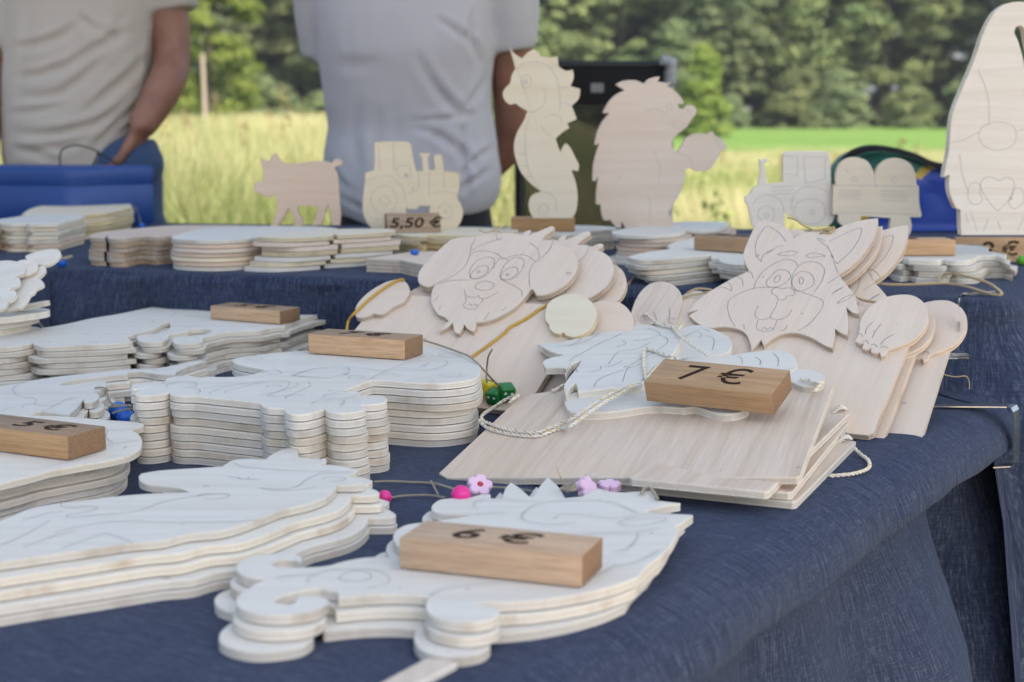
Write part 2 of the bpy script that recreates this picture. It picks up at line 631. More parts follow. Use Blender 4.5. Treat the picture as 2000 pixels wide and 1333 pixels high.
def attr_mat(name, lo, hi, rough=0.7, trans=0.3, dry=None):
    """leaves and grass: each leaf takes a colour of its own from the mesh attribute"""
    t = NT(name)
    at = t.n("ShaderNodeAttribute", attribute_name="tint")
    sep = t.n("ShaderNodeSeparateColor")
    t.t.links.new(at.outputs["Color"], sep.inputs[0])
    c = t.mix(sep.outputs[0], lo, hi)
    if dry:
        c = t.mix(sep.outputs[1], c, dry)
    r = t.rand()
    c = t.hsv(c, t.mrange(r, 0, 1, 0.485, 0.51), 1.0, t.mrange(r, 0, 1, 0.8, 1.2))
    t.color(c); t.rough(rough); t.spec(0.2)
    tr = t.n("ShaderNodeBsdfTranslucent")
    t.t.links.new(c, tr.inputs["Color"])
    mx = t.n("ShaderNodeMixShader")
    mx.inputs[0].default_value = trans
    t.t.links.new(t.b.outputs[0], mx.inputs[1])
    t.t.links.new(tr.outputs[0], mx.inputs[2])
    t.t.links.new(mx.outputs[0], t.out.inputs["Surface"])
    return t.m
LEAF_DARK = attr_mat("oak_leaves", (0.085, 0.122, 0.046), (0.235, 0.262, 0.105))
LEAF_LIGHT = attr_mat("birch_leaves", (0.115, 0.185, 0.030), (0.24, 0.31, 0.065))
LEAF_GREY = attr_mat("willow_leaves", (0.090, 0.130, 0.058), (0.205, 0.240, 0.110))
GRASS = attr_mat("meadow_grass", (0.105, 0.165, 0.035), (0.23, 0.27, 0.075), 0.8, 0.35, (0.47, 0.42, 0.235))
DOCK = attr_mat("brown_dock_seed", (0.11, 0.06, 0.03), (0.24, 0.14, 0.07), 0.9, 0.1)
BARK = plain("bark", (0.09, 0.075, 0.06), 0.9, 0.1)
STAKE = plain("weathered_stake", (0.34, 0.29, 0.22), 0.85, 0.1)

def ground_mat(name, a, b, c, scale):
    t = NT(name)
    n1 = t.noise(t.coord("Object", (scale, scale, scale)), 1.0, 4, 0.6)
    n2 = t.noise(t.coord("Object", (scale*18, scale*18, 1)), 1.0, 3, 0.7)
    col = t.ramp(n1, [(0.3, a), (0.5, b), (0.7, c)])
    col = t.mix(t.mrange(n2, 0.35, 0.75, 0.0, 0.5), col, tuple(x*0.55 for x in a))
    t.color(col); t.rough(0.95); t.spec(0.05)
    t.bump(n2, 0.6, 0.03)
    return t.m
GROUND = ground_mat("meadow_soil_and_turf", (0.10, 0.13, 0.035), (0.17, 0.19, 0.06), (0.30, 0.26, 0.12), 0.25)
BOUNCE_GROUND = ground_mat("pale_bounce_ground", (0.38, 0.31, 0.23), (0.46, 0.385, 0.29), (0.52, 0.44, 0.34), 1.2)  # warm pale colour of the added ground that bounces light
LAWN = ground_mat("mown_field", (0.115, 0.20, 0.05), (0.14, 0.235, 0.055), (0.17, 0.25, 0.075), 0.08)

def tent_mat():
    t = NT("tent_fabric")
    t.color((0.62, 0.66, 0.72)); t.rough(0.8); t.spec(0.1)
    tr = t.n("ShaderNodeBsdfTranslucent")
    tr.inputs["Color"].default_value = (0.50, 0.68, 0.92, 1)
    mx = t.n("ShaderNodeMixShader")
    mx.inputs[0].default_value = 0.30
    t.t.links.new(t.b.outputs[0], mx.inputs[1])
    t.t.links.new(tr.outputs[0], mx.inputs[2])
    t.t.links.new(mx.outputs[0], t.out.inputs["Surface"])
    return t.m
TENT = tent_mat()

def mesh_fabric():
    t = NT("black_mesh_fabric")
    t.color((0.016, 0.015, 0.014)); t.rough(0.7); t.spec(0.2)
    tr = t.n("ShaderNodeBsdfTransparent")
    uv = t.n("ShaderNodeTexCoord").outputs["UV"]
    sep = t.n("ShaderNodeSeparateXYZ")
    t.t.links.new(uv, sep.inputs[0])
    fx = t.math('ABSOLUTE', t.math('SUBTRACT', t.math('FRACT', t.math('MULTIPLY', sep.outputs[0], 260.0)), 0.5))
    fy = t.math('ABSOLUTE', t.math('SUBTRACT', t.math('FRACT', t.math('MULTIPLY', sep.outputs[1], 260.0)), 0.5))
    hole = t.math('MULTIPLY', t.math('LESS_THAN', fx, 0.13), t.math('LESS_THAN', fy, 0.17))
    mx = t.n("ShaderNodeMixShader")
    t.t.links.new(hole, mx.inputs[0])
    t.t.links.new(t.b.outputs[0], mx.inputs[1])
    t.t.links.new(tr.outputs[0], mx.inputs[2])
    t.t.links.new(mx.outputs[0], t.out.inputs["Surface"])
    return t.m
MESH_FABRIC = mesh_fabric()
# ------------------------------------------------------------------ heights
Z_LOW = 0.75           # cloth of the low table
Z_TIER = 0.845         # cloth of the raised shelf behind it

# ------------------------------------------------------------------ ground, field
def grid_sheet(name, x0, x1, y0, y1, z, nx, ny, mat, amp=0.0):
    v, f = [], []
    for j in range(ny + 1):
        for i in range(nx + 1):
            x, y = x0 + (x1-x0)*i/nx, y0 + (y1-y0)*j/ny
            v.append((x, y, z + (amp*mnoise.noise(Vector((x*0.06, y*0.06, 0))) if amp else 0)))
    for j in range(ny):
        for i in range(nx):
            a = j*(nx+1) + i
            f.append([a, a+1, a+nx+2, a+nx+1])
    o = link(name, from_py(name, v, f, 0), [mat])
    return tag(o, kind='structure')
grid_sheet("ground", -400, 400, -200, 600, 0.0, 16, 16, GROUND)
grid_sheet("warm_bounce_ground", -30, 30, -14, 1.9, 0.012, 12, 6, BOUNCE_GROUND)  # added unseen pale ground, bounces warm light onto faces towards the camera
grid_sheet("mown_field", -60, 70, 36, 88, 0.03, 20, 10, LAWN)

# ------------------------------------------------------------------ foliage
def leaf_mesh(name, cen, nor, size, tint, aspect=0.55):
    """one rhombic leaf per centre, facing nor, with its own tint (r = light, g = dry)"""
    n = len(cen)
    nor = nor / np.maximum(1e-6, np.linalg.norm(nor, axis=1, keepdims=True))
    r = rng.normal(size=(n, 3))
    a = np.cross(nor, r)
    a /= np.maximum(1e-6, np.linalg.norm(a, axis=1, keepdims=True))
    b = np.cross(nor, a)
    s = size[:, None]
    v = np.stack([cen - a*s, cen + b*s*aspect, cen + a*s, cen - b*s*aspect], axis=1).reshape(-1, 3)
    me = bpy.data.meshes.new(name)
    me.vertices.add(4*n)
    me.vertices.foreach_set("co", v.astype(np.float32).ravel())
    me.loops.add(4*n)
    me.loops.foreach_set("vertex_index", np.arange(4*n, dtype=np.int32))
    me.polygons.add(n)
    me.polygons.foreach_set("loop_start", np.arange(0, 4*n, 4, dtype=np.int32))
    me.polygons.foreach_set("loop_total", np.full(n, 4, dtype=np.int32))
    at = me.color_attributes.new("tint", 'FLOAT_COLOR', 'POINT')
    t = np.repeat(tint, 4, axis=0)
    at.data.foreach_set("color", np.concatenate([t, np.zeros((4*n, 1)), np.ones((4*n, 1))], axis=1).astype(np.float32).ravel())
    me.update(calc_edges=True)
    return me

def crown_mesh(name, h0, h1, rad, clumps, per, leaf, shape='round', clump_r=0.95):
    C, N, S, T = [], [], [], []
    k = 0
    while k < clumps:
        z = rng.uniform(0, 1)
        if shape == 'round':
            prof = math.sin(math.pi*min(1, 0.16 + 0.84*z))**0.55
        elif shape == 'cone':
            prof = (1 - z)**0.75 * 0.97 + 0.05
        else:
            prof = math.sqrt(max(0.02, 1 - z*z))
        ang = rng.uniform(0, 2*math.pi)
        q = rng.uniform(0.25, 1.0)**0.5
        lob = 1 + 0.22*mnoise.noise(Vector((math.cos(ang)*1.6, math.sin(ang)*1.6, z*4 + clumps*0.1)))
        rr = rad*prof*q*lob
        c = np.array([rr*math.cos(ang), rr*math.sin(ang), h0 + (h1-h0)*z])
        cr = clump_r*rng.uniform(0.6, 1.25)
        d = rng.normal(size=(per, 3))
        d /= np.linalg.norm(d, axis=1, keepdims=True)
        d[:, 2] = np.abs(d[:, 2])*0.9 - 0.25
        rad_l = cr*rng.uniform(0.55, 1.0, size=(per, 1))
        P = c + d*rad_l*np.array([1.0, 1.0, 0.82])
        C.append(P)
        N.append(d + np.array([0, 0, 0.25]) + rng.normal(scale=0.45, size=(per, 3)))
        S.append(leaf*rng.uniform(0.6, 1.3, size=per))
        base = rng.uniform(0, 1)
        tt = np.clip(base + rng.normal(scale=0.2, size=per), 0, 1)
        T.append(np.stack([tt, np.zeros(per)], axis=1))
        k += 1
    return leaf_mesh(name, np.concatenate(C), np.concatenate(N), np.concatenate(S), np.concatenate(T))

def trunk_mesh(name, h, r, limbs, spread, start=0.3):
    ms = [tube(name, curve3([(0, 0, -0.2), (0.05*h*0.2, 0, h*0.4), (-0.03*h*0.2, 0.1, h*0.75), (0, 0, h)], 4), [r*(1.15 - 0.95*i/12) for i in range(13)], 9)]
    for i in range(limbs):
        a = 2*math.pi*i/limbs + random.uniform(-0.4, 0.4)
        z0 = h*random.uniform(start, 0.85)
        l = spread*random.uniform(0.6, 1.0)
        ms.append(tube(name, [(0, 0, z0), (math.cos(a)*l*0.5, math.sin(a)*l*0.5, z0 + l*0.35), (math.cos(a)*l, math.sin(a)*l, z0 + l*0.55)], [r*0.4, r*0.25, r*0.06], 6))
    return join(name, ms)

def tree_proto(name, h0, h1, rad, clumps, per, leaf, mat, shape='round', clump_r=0.95, tr=0.22):
    cm = crown_mesh("crown", h0, h1, rad, clumps, per, leaf, shape, clump_r)
    cm.materials.append(mat)
    tm = trunk_mesh("trunk", h1*0.86, tr, 9, rad*0.8, 0.25)
    tm.materials.append(BARK)
    return cm, tm

def plant(kind, proto, x, y, s, rz, label, cat, group):
    e = empty(kind, (x, y, 0))
    e.rotation_euler = (0, 0, rz)
    e.scale = (s, s, s*random.uniform(0.92, 1.08))
    for nm, me in zip(("crown", "trunk"), proto):
        o = bpy.data.objects.new(nm, me)
        COL.objects.link(o)
        o.parent = e
    return tag(e, label, cat, group)

protoR = tree_proto("oak", 0.3, 15.0, 4.3, 470, 120, 0.13, LEAF_DARK, 'round', 0.85)
protoA = tree_proto("oak", 2.1, 13.5, 4.4, 470, 120, 0.13, LEAF_DARK, 'round', 0.85)
protoB = tree_proto("oak", 2.4, 15.0, 4.0, 470, 120, 0.125, LEAF_DARK, 'round', 0.78)
protoC = tree_proto("lime", 1.8, 12.0, 3.6, 430, 120, 0.12, LEAF_GREY, 'round', 0.72)
x = -48.0
k = 0
while x < 48:
    if not (19.0 < x < 22.8):
        plant("forest_tree", (protoA, protoB, protoC)[k % 3], x, 76 + random.uniform(-2.5, 2.5), random.uniform(0.9, 1.1), random.uniform(0, 6.3),
              ("tall dense broad-crowned tree in the front row of the forest edge", "taller narrower tree in the front row of the forest edge", "greyish green lower tree in the front row of the forest edge")[k % 3], "tree", "front row of trees at the forest edge")
    x += random.uniform(3.6, 5.0)
    k += 1
x = -54.0
while x < 54:
    if not (21.6 < x < 25.6):
        plant("forest_tree", (protoR, protoB)[k % 2] if k % 3 else protoR, x, 85 + random.uniform(-2, 2), random.uniform(1.1, 1.35), random.uniform(0, 6.3),
              "tall dark tree standing behind the front row of the forest edge", "tree", "rear row of trees at the forest edge")
    x += random.uniform(4.5, 6.0)
    k += 1
x = -54.0
while x < 54:
    plant("forest_tree", protoR, x, 93 + random.uniform(-1.5, 1.5), random.uniform(0.24, 0.36) if 20.5 < x < 27.5 else random.uniform(0.38, 0.55), random.uniform(0, 6.3),
          "low dense tree filling the back of the forest edge behind the trunks", "tree", "low trees at the back of the forest")
    x += random.uniform(2.6, 3.4)
protoS = tree_proto("bush", 0.0, 2.6, 1.5, 90, 90, 0.09, LEAF_GREY, 'dome', 0.5, 0.06)
protoT = tree_proto("bush", 0.0, 2.4, 1.7, 90, 90, 0.10, LEAF_DARK, 'dome', 0.55, 0.06)
for i in range(26):
    plant("bush", (protoS, protoT)[i % 2], -33 + i*2.7 + random.uniform(-0.9, 0.9), 71.5 + random.uniform(-1.2, 1.2), random.uniform(0.55, 1.15), random.uniform(0, 6.3),
          "low round bush growing at the foot of the forest edge", "bush", "bushes at the foot of the forest")
# the light tree behind the man, the two pale shrubs beside the chair
protoL = tree_proto("birch", 0.45, 8.0, 1.35, 170, 130, 0.075, LEAF_LIGHT, 'round', 0.5, 0.09)
p = onz(405, 262, 0.0)
e = plant("young_tree", protoL, ony(405, 200, 42).x, 42.0, 1.0, 0.6, "bright yellow-green young tree beside the standing man's arm", "tree", None)
protoK = tree_proto("shrub", 0.0, 3.3, 0.95, 80, 110, 0.075, LEAF_LIGHT, 'cone', 0.4, 0.05)
protoM = tree_proto("shrub", 0.0, 3.6, 1.25, 80, 110, 0.08, LEAF_GREY, 'cone', 0.5, 0.05)
plant("conical_shrub", protoK, ony(1375, 200, 52).x, 52.0, 0.95, 0, "pale yellow-green conical shrub beside the hedgehog cutout's nose", "shrub", None)
plant("conical_shrub", protoM, ony(1318, 200, 55).x, 55.0, 1.0, 2, "greyish green conical shrub behind the top corner of the black chair", "shrub", None)
plant("leafy_bush", protoS, ony(498, 200, 46).x, 46.0, 0.72, 1, "small green bush at the field edge above the pig cutout", "bush", None)

# ------------------------------------------------------------------ the unmown meadow
def meadow():
    n = 210000
    u = rng.uniform(0, 1, n)
    d = 4.6*(40/4.6)**u
    far = rng.uniform(0, 1, n) < 0.05
    d = np.where(far, rng.uniform(87, 92, n), d)
    x = rng.uniform(-1, 1, n)*(d*0.37 + 1.2)
    pat = np.array([mnoise.noise(Vector((a*0.55, b*0.30, 3.1))) for a, b in zip(x, d)])
    pat2 = np.array([mnoise.noise(Vector((a*1.7, b*1.1, 9.7))) for a, b in zip(x, d)])
    side = np.clip((x/d + 0.02)/0.10, 0, 1)              # 0 left of the view, 1 right of it
    h = (1.00 - 0.25*side + 0.16*pat + 0.10*pat2)*rng.uniform(0.62, 1.08, n)
    h = np.where((side > 0) & ~far, np.minimum(h, (1 - side)*2 + side*np.maximum(0.06, 1.03 - 0.0275*d)*rng.uniform(0.7, 1.05, n)), h)
    h = np.where(far, rng.uniform(0.25, 0.6, n), h)
    h *= np.where(d < 6.2, np.clip((d - 4.4)/1.8, 0.12, 1.0), 1.0)
    w = 0.0036*(1 + d*0.15)*rng.uniform(0.7, 1.4, n)
    ang = rng.uniform(0, 2*math.pi, n)
    lean = rng.uniform(0.05, 0.42, n)*h
    dry = np.clip(0.40 + 1.15*pat + 0.35*pat2 + 0.20*side*np.clip((d-9)/8, 0, 1) + rng.normal(scale=0.22, size=n), 0, 1)
    pat3 = np.array([mnoise.noise(Vector((a*0.9, b*0.55, 17.3))) for a, b in zip(x, d)])
    light = np.clip(0.5 + 1.1*pat3 + rng.normal(scale=0.22, size=n), 0, 1)
    fx, fy = np.cos(ang), np.sin(ang)
    sx = np.cos(rng.normal(scale=0.6, size=n))
    sy = np.sqrt(np.maximum(0, 1 - sx*sx))
    V = np.zeros((n, 5, 3)); T = np.zeros((n, 5, 4)); T[:, :, 3] = 1
    for lv, (t, wd) in enumerate(((0.0, 1.0), (0.55, 0.75), (1.0, 0.0))):
        cx = x + fx*lean*t*t
        cy = d + fy*lean*t*t
        cz = h*t*(1 - 0.12*t)
        if lv < 2:
            V[:, 2*lv] = np.stack([cx - sx*w*wd, cy - sy*w*wd, cz], 1)
            V[:, 2*lv+1] = np.stack([cx + sx*w*wd, cy + sy*w*wd, cz], 1)
            for q in (0, 1):
                T[:, 2*lv+q, 0] = light
                T[:, 2*lv+q, 1] = dry*(0.35 + 0.65*t)
        else:
            V[:, 4] = np.stack([cx, cy, cz], 1)
            T[:, 4, 0] = light; T[:, 4, 1] = dry
    me = bpy.data.meshes.new("tall_grass")
    me.vertices.add(5*n)
    me.vertices.foreach_set("co", V.astype(np.float32).ravel())
    idx = np.arange(n)[:, None]*5
    loops = np.concatenate([idx + np.array([0, 1, 3, 2]), idx + np.array([2, 3, 4])], axis=1)
    me.loops.add(7*n)
    me.loops.foreach_set("vertex_index", loops.astype(np.int32).ravel())
    me.polygons.add(2*n)
    st = np.stack([np.arange(n)*7, np.arange(n)*7 + 4], 1)
    me.polygons.foreach_set("loop_start", st.astype(np.int32).ravel())
    me.polygons.foreach_set("loop_total", np.tile([4, 3], n).astype(np.int32))
    at = me.color_attributes.new("tint", 'FLOAT_COLOR', 'POINT')
    at.data.foreach_set("color", T.astype(np.float32).ravel())
    me.update(calc_edges=True)
    me.materials.append(GRASS)
    tag(link("tall_grass", me), "tall dry meadow grass and weeds between the stall and the mown field", "grass", kind='stuff')
    # short turf in front of it and weeds with broad leaves
    m = 26000
    d = rng.uniform(3.6, 7.5, m)
    x = rng.uniform(-1, 1, m)*(d*0.37 + 1.2)
    cen = np.stack([x, d, rng.uniform(0.02, 0.14, m)], 1)
    nor = rng.normal(size=(m, 3)) + np.array([0, -0.6, 0.5])
    tint = np.stack([rng.uniform(0, 1, m), rng.uniform(0, 0.25, m)], 1)
    tag(link("short_turf", leaf_mesh("short_turf", cen, nor, rng.uniform(0.02, 0.05, m), tint, 0.2), [GRASS]), "short green turf behind the stall", "grass", kind='stuff')
    C, S = [], []
    for i in range(46):
        dd = 8*(26/8)**random.random()
        xx = random.uniform(-1, 1)*(dd*0.36 + 0.5)
        top = (1.12 if xx/dd < -0.02 else 1.10*(1.03 - 0.0275*dd))*random.uniform(0.85, 1.15)
        q = 60
        z = top - rng.uniform(0, 0.38, q)*top
        a = rng.uniform(0, 6.3, q)
        C.append(np.stack([xx + np.cos(a)*0.022, dd + np.sin(a)*0.022, z], 1))
        S.append(rng.uniform(0.010, 0.022, q))
        q = 22
        C.append(np.stack([np.full(q, xx), np.full(q, dd), np.linspace(0, top*0.65, q)], 1))
        S.append(np.full(q, 0.022))
    cen = np.concatenate(C)
    m = len(cen)
    tint = np.stack([rng.uniform(0, 1, m), np.zeros(m)], 1)
    tag(link("seed_stalks", leaf_mesh("seed_stalks", cen, rng.normal(size=(m, 3))*[1, 1, 0.3], np.concatenate(S), tint, 0.35), [DOCK]), "brown dry seed stalks standing in the meadow grass", "weeds", kind='stuff')
    C, S = [], []
    for i in range(230):
        dd = 5.6*(20/5.6)**random.random()
        xx = random.uniform(-1, 1)*(dd*0.36 + 0.8)
        hh = random.uniform(0.35, 0.85)
        if xx/dd > -0.02:
            hh = min(hh, 0.85*(1.03 - 0.0275*dd))
        q = 70
        z = rng.uniform(0.05, 1, q)*hh
        sp = 0.13*(1 - 0.55*z/hh)
        a = rng.uniform(0, 6.3, q)
        C.append(np.stack([xx + np.cos(a)*sp*rng.uniform(0.3, 1, q), dd + np.sin(a)*sp*rng.uniform(0.3, 1, q), z], 1))
        S.append(rng.uniform(0.014, 0.032, q))
    cen = np.concatenate(C)
    m = len(cen)
    nor = rng.normal(size=(m, 3))*0.7 + np.array([0, -0.3, 0.7])
    tint = np.stack([rng.uniform(0.2, 1.0, m), np.clip(rng.normal(0.15, 0.15, m), 0, 1)], 1)
    tag(link("meadow_weeds", leaf_mesh("meadow_weeds", cen, nor, np.concatenate(S), tint, 0.5), [GRASS]), "broad-leaved green weeds growing through the dry meadow grass", "weeds", kind='stuff')
meadow()

p = ony(397, 170, 24.0)
st = link("wooden_stake", tube("wooden_stake", [(0, 0, 0), (0.01, 0, 1.0), (0.0, 0, 1.86)], [0.04, 0.035, 0.03], 8), [STAKE])
st.location = (p.x, 24.0, 0)
tag(st, "thin pale wooden stake standing upright in the meadow behind the man's arm", "stake")

def rag():
    p = onz(515, 392, 0.35)
    p = ony(512, 392, 8.0)
    bm = bmesh.new()
    bmesh.ops.create_icosphere(bm, subdivisions=4, radius=1.0)
    for v in bm.verts:
        d = v.co.normalized()
        k = 1 + 0.28*mnoise.noise(d*2.3) + 0.12*abs(mnoise.noise(d*6))
        v.co = Vector((d.x*0.085*k, d.y*0.07*k, d.z*0.075*k))
    me = bpy.data.meshes.new("crumpled_bag")
    bm.to_mesh(me); bm.free()
    me.shade_smooth()
    o = link("crumpled_bag", me, [plain("pale_blue_film", (0.55, 0.63, 0.72), 0.35)])
    o.location = p
    tag(o, "small pale bluish bag lying in the meadow grass behind the pig cutout's snout", "bag")
rag()

# ------------------------------------------------------------------ market tent over the stall (outside the picture: it shades it)
def tent():
    x0, x1, y0, y1, z = -1.35, 2.5, -0.85, 3.55, 2.5
    v, f = [], []
    n = 14
    for j in range(n + 1):
        for i in range(n + 1):
            a, b = i/n, j/n
            ridge = 1 - abs(2*b - 1)
            v.append((x0 + (x1-x0)*a, y0 + (y1-y0)*b, z + 0.75*min(ridge, 1 - abs(2*a - 1) + 0.0)*1.0 - 0.04*math.sin(math.pi*a*4)**2*ridge))
    for j in range(n):
        for i in range(n):
            q = j*(n+1) + i
            f.append([q, q+1, q+n+2, q+n+1])
    root = link("tent_roof", from_py("tent_roof", v, f, 30), [TENT])
    tag(root, kind='structure')
    for x, y in ((x0+0.05, y0+0.05), (x1-0.05, y0+0.05), (x0+0.05, y1-0.05), (x1-0.05, y1-0.05)):
        link("leg", box_mesh("leg", x-0.02, x+0.02, y-0.02, y+0.02, 0, z, 0.004), [GREY_METAL], root)
tent()

# ------------------------------------------------------------------ thin summer air
def haze():
    t = NT("thin_haze")
    for n in list(t.t.nodes):
        t.t.nodes.remove(n)
    out = t.n("ShaderNodeOutputMaterial")
    v = t.n("ShaderNodeVolumePrincipled")
    v.inputs["Color"].default_value = (0.86, 0.92, 1.0, 1)
    v.inputs["Density"].default_value = 0.0006
    v.inputs["Anisotropy"].default_value = 0.2
    t.t.links.new(v.outputs[0], out.inputs["Volume"])
    o = link("haze", box_mesh("haze", -420, 420, -220, 620, -1.0, 24.0), [t.m])
    tag(o, "thin pale summer haze over the meadow and forest edge", "haze", kind='stuff')
haze()
# ------------------------------------------------------------------ people
def fuse(name, parts, voxel, smooth=6):
    """closed pieces grown into one continuous skin"""
    me = join(name, parts)
    o = bpy.data.objects.new(name, me)
    COL.objects.link(o)
    r = o.modifiers.new("r", 'REMESH')
    r.mode = 'VOXEL'; r.voxel_size = voxel
    s = o.modifiers.new("s", 'SMOOTH')
    s.iterations = smooth; s.factor = 0.5
    bpy.context.view_layer.update()
    out = bpy.data.meshes.new_from_object(o.evaluated_get(bpy.context.evaluated_depsgraph_get()))
    bpy.data.objects.remove(o)
    bpy.data.meshes.remove(me)
    out.name = name
    out.shade_smooth()
    return out

def rings(name, rows, seg=28):
    """rows of (x, y, z, rx, ry) -> closed body with oval sections"""
    v, f = [], []
    for (cx, cy, z, rx, ry) in rows:
        for k in range(seg):
            a = 2*math.pi*k/seg
            c, s = math.cos(a), math.sin(a)
            v.append((cx + rx*math.copysign(abs(c)**0.85, c), cy + ry*math.copysign(abs(s)**0.9, s), z))
    n = len(rows)
    for i in range(n-1):
        for k in range(seg):
            l = (k+1) % seg
            f.append([i*seg+k, i*seg+l, (i+1)*seg+l, (i+1)*seg+k])
    f.append(list(range(seg))[::-1])
    f.append([(n-1)*seg+k for k in range(seg)])
    me = from_py(name, v, f)
    return me

def dense_rows(rows, n=5):
    out = []
    for i in range(len(rows)-1):
        p0, p1, p2, p3 = rows[max(i-1, 0)], rows[i], rows[i+1], rows[min(i+2, len(rows)-1)]
        for j in range(n):
            t = j/n
            out.append(tuple(0.5*(2*b + (c-a)*t + (2*a-5*b+4*c-d)*t*t + (3*b-a-3*c+d)*t**3) for a, b, c, d in zip(p0, p1, p2, p3)))
    out.append(rows[-1])
    return out

def limb(name, pts, radii, n=5):
    return tube(name, curve3(pts, n), [float(r) for r in np.interp(np.linspace(0, len(pts)-1, (len(pts)-1)*n+1), range(len(pts)), radii)], 14)

def hand(base, direction, palm_n, s=1.0, curl=0.5):
    """palm, four unequal bent fingers and a thumb, as pieces to be fused with the arm"""
    b, d = Vector(base), Vector(direction).normalized()
    n = Vector(palm_n).normalized()
    w = d.cross(n).normalized()
    n = w.cross(d)
    parts = [limb("p", [b - d*0.02, b + d*0.03*s, b + d*0.085*s], [0.024*s, 0.033*s, 0.032*s], 4)]
    for v in parts[0].vertices:
        q = v.co - b
        v.co = v.co - n*(q.dot(n)*0.45)
    for i, (off, ln) in enumerate(((-0.026, 0.070), (-0.009, 0.080), (0.009, 0.074), (0.026, 0.058))):
        r0 = b + d*0.08*s + w*off*s
        d2 = (d + n*curl*0.6).normalized()
        d3 = (d*0.7 + n*curl*1.5).normalized()
        parts.append(limb("f", [r0, r0 + d*ln*0.35*s, r0 + d*ln*0.35*s + d2*ln*0.35*s, r0 + d*ln*0.35*s + d2*ln*0.35*s + d3*ln*0.3*s], [0.0095*s, 0.009*s, 0.0085*s, 0.0065*s], 3))
    t0 = b + d*0.02*s - w*0.028*s
    t1 = t0 + (d*0.6 - w*0.75)*0.04*s
    parts.append(limb("t", [t0, t1, t1 + (d*0.9 - w*0.25 + n*0.3)*0.035*s, t1 + (d + n*0.5)*0.058*s], [0.014*s, 0.0115*s, 0.0105*s, 0.008*s], 3))
    return parts

def head_parts(x, y, z, s=1.0):
    """z: top of the neck; faces the stall (towards -y)"""
    P = [rings("h", dense_rows([(x, y+0.01, z-0.10, 0.058*s, 0.062*s), (x, y, z-0.02, 0.056*s, 0.066*s), (x, y-0.02, z+0.02, 0.060*s, 0.085*s), (x, y-0.012, z+0.08, 0.072*s, 0.098*s),
                               (x, y-0.005, z+0.14, 0.077*s, 0.100*s), (x, y, z+0.19, 0.068*s, 0.088*s), (x, y, z+0.225, 0.030*s, 0.040*s)]))]
    P.append(limb("n", [(x, y-0.095, z+0.125), (x, y-0.118, z+0.09), (x, y-0.10, z+0.078)], [0.010, 0.016, 0.012], 3))
    P.append(limb("m", [(x-0.022, y-0.092, z+0.045), (x, y-0.103, z+0.045), (x+0.022, y-0.092, z+0.045)], [0.006, 0.009, 0.006], 3))
    for q in (-1, 1):
        P.append(blob("e", (x + q*0.078*s, y+0.005, z+0.10), (0.010, 0.020, 0.032), 12, 8))
    return P

CREASE = 0.7
def creases(me, lines):
    """folds of the cloth: each line (pixels of the photograph, width in pixels, depth in m) presses into the side that faces the stall"""
    L = []
    for s, w, dep in lines:
        p = smooth(path(s), False, 4)
        L.append((np.array(p), w, dep*CREASE))
    me.update()
    for v in me.vertices:
        k = v.normal.y
        if k > 0.35:
            continue
        q = np.array(project(v.co))
        tot = 0.0
        for pts, w, dep in L:
            a, b = pts[:-1], pts[1:]
            ab = b - a
            t = np.clip(((q - a)*ab).sum(1)/np.maximum(1e-9, (ab*ab).sum(1)), 0, 1)
            c = a + ab*t[:, None]
            dv = q - c
            i = int(np.argmin((dv*dv).sum(1)))
            dist = math.hypot(*dv[i])
            if dist > 4*w:
                continue
            g = (i + t[i])/len(a)
            taper = math.sin(math.pi*min(1, max(0, 0.06 + 0.88*g)))
            side = dv[i][1]
            tot += dep*taper*(-math.exp(-(dist/w)**2) + (0.75*math.exp(-((dist-1.6*w)/w)**2) if side < 0 else 0.35*math.exp(-((dist-1.8*w)/(1.2*w))**2)))
        fine = 0.0016*mnoise.noise(v.co*18) + 0.0035*mnoise.noise(Vector((v.co.x*7, v.co.y*7, v.co.z*3)))
        v.co += v.normal*(tot*min(1, max(0, 0.6 - k)) + fine)
    me.update()

def X(px, Y):
    return (px - CX)/FPX*Y*1.0

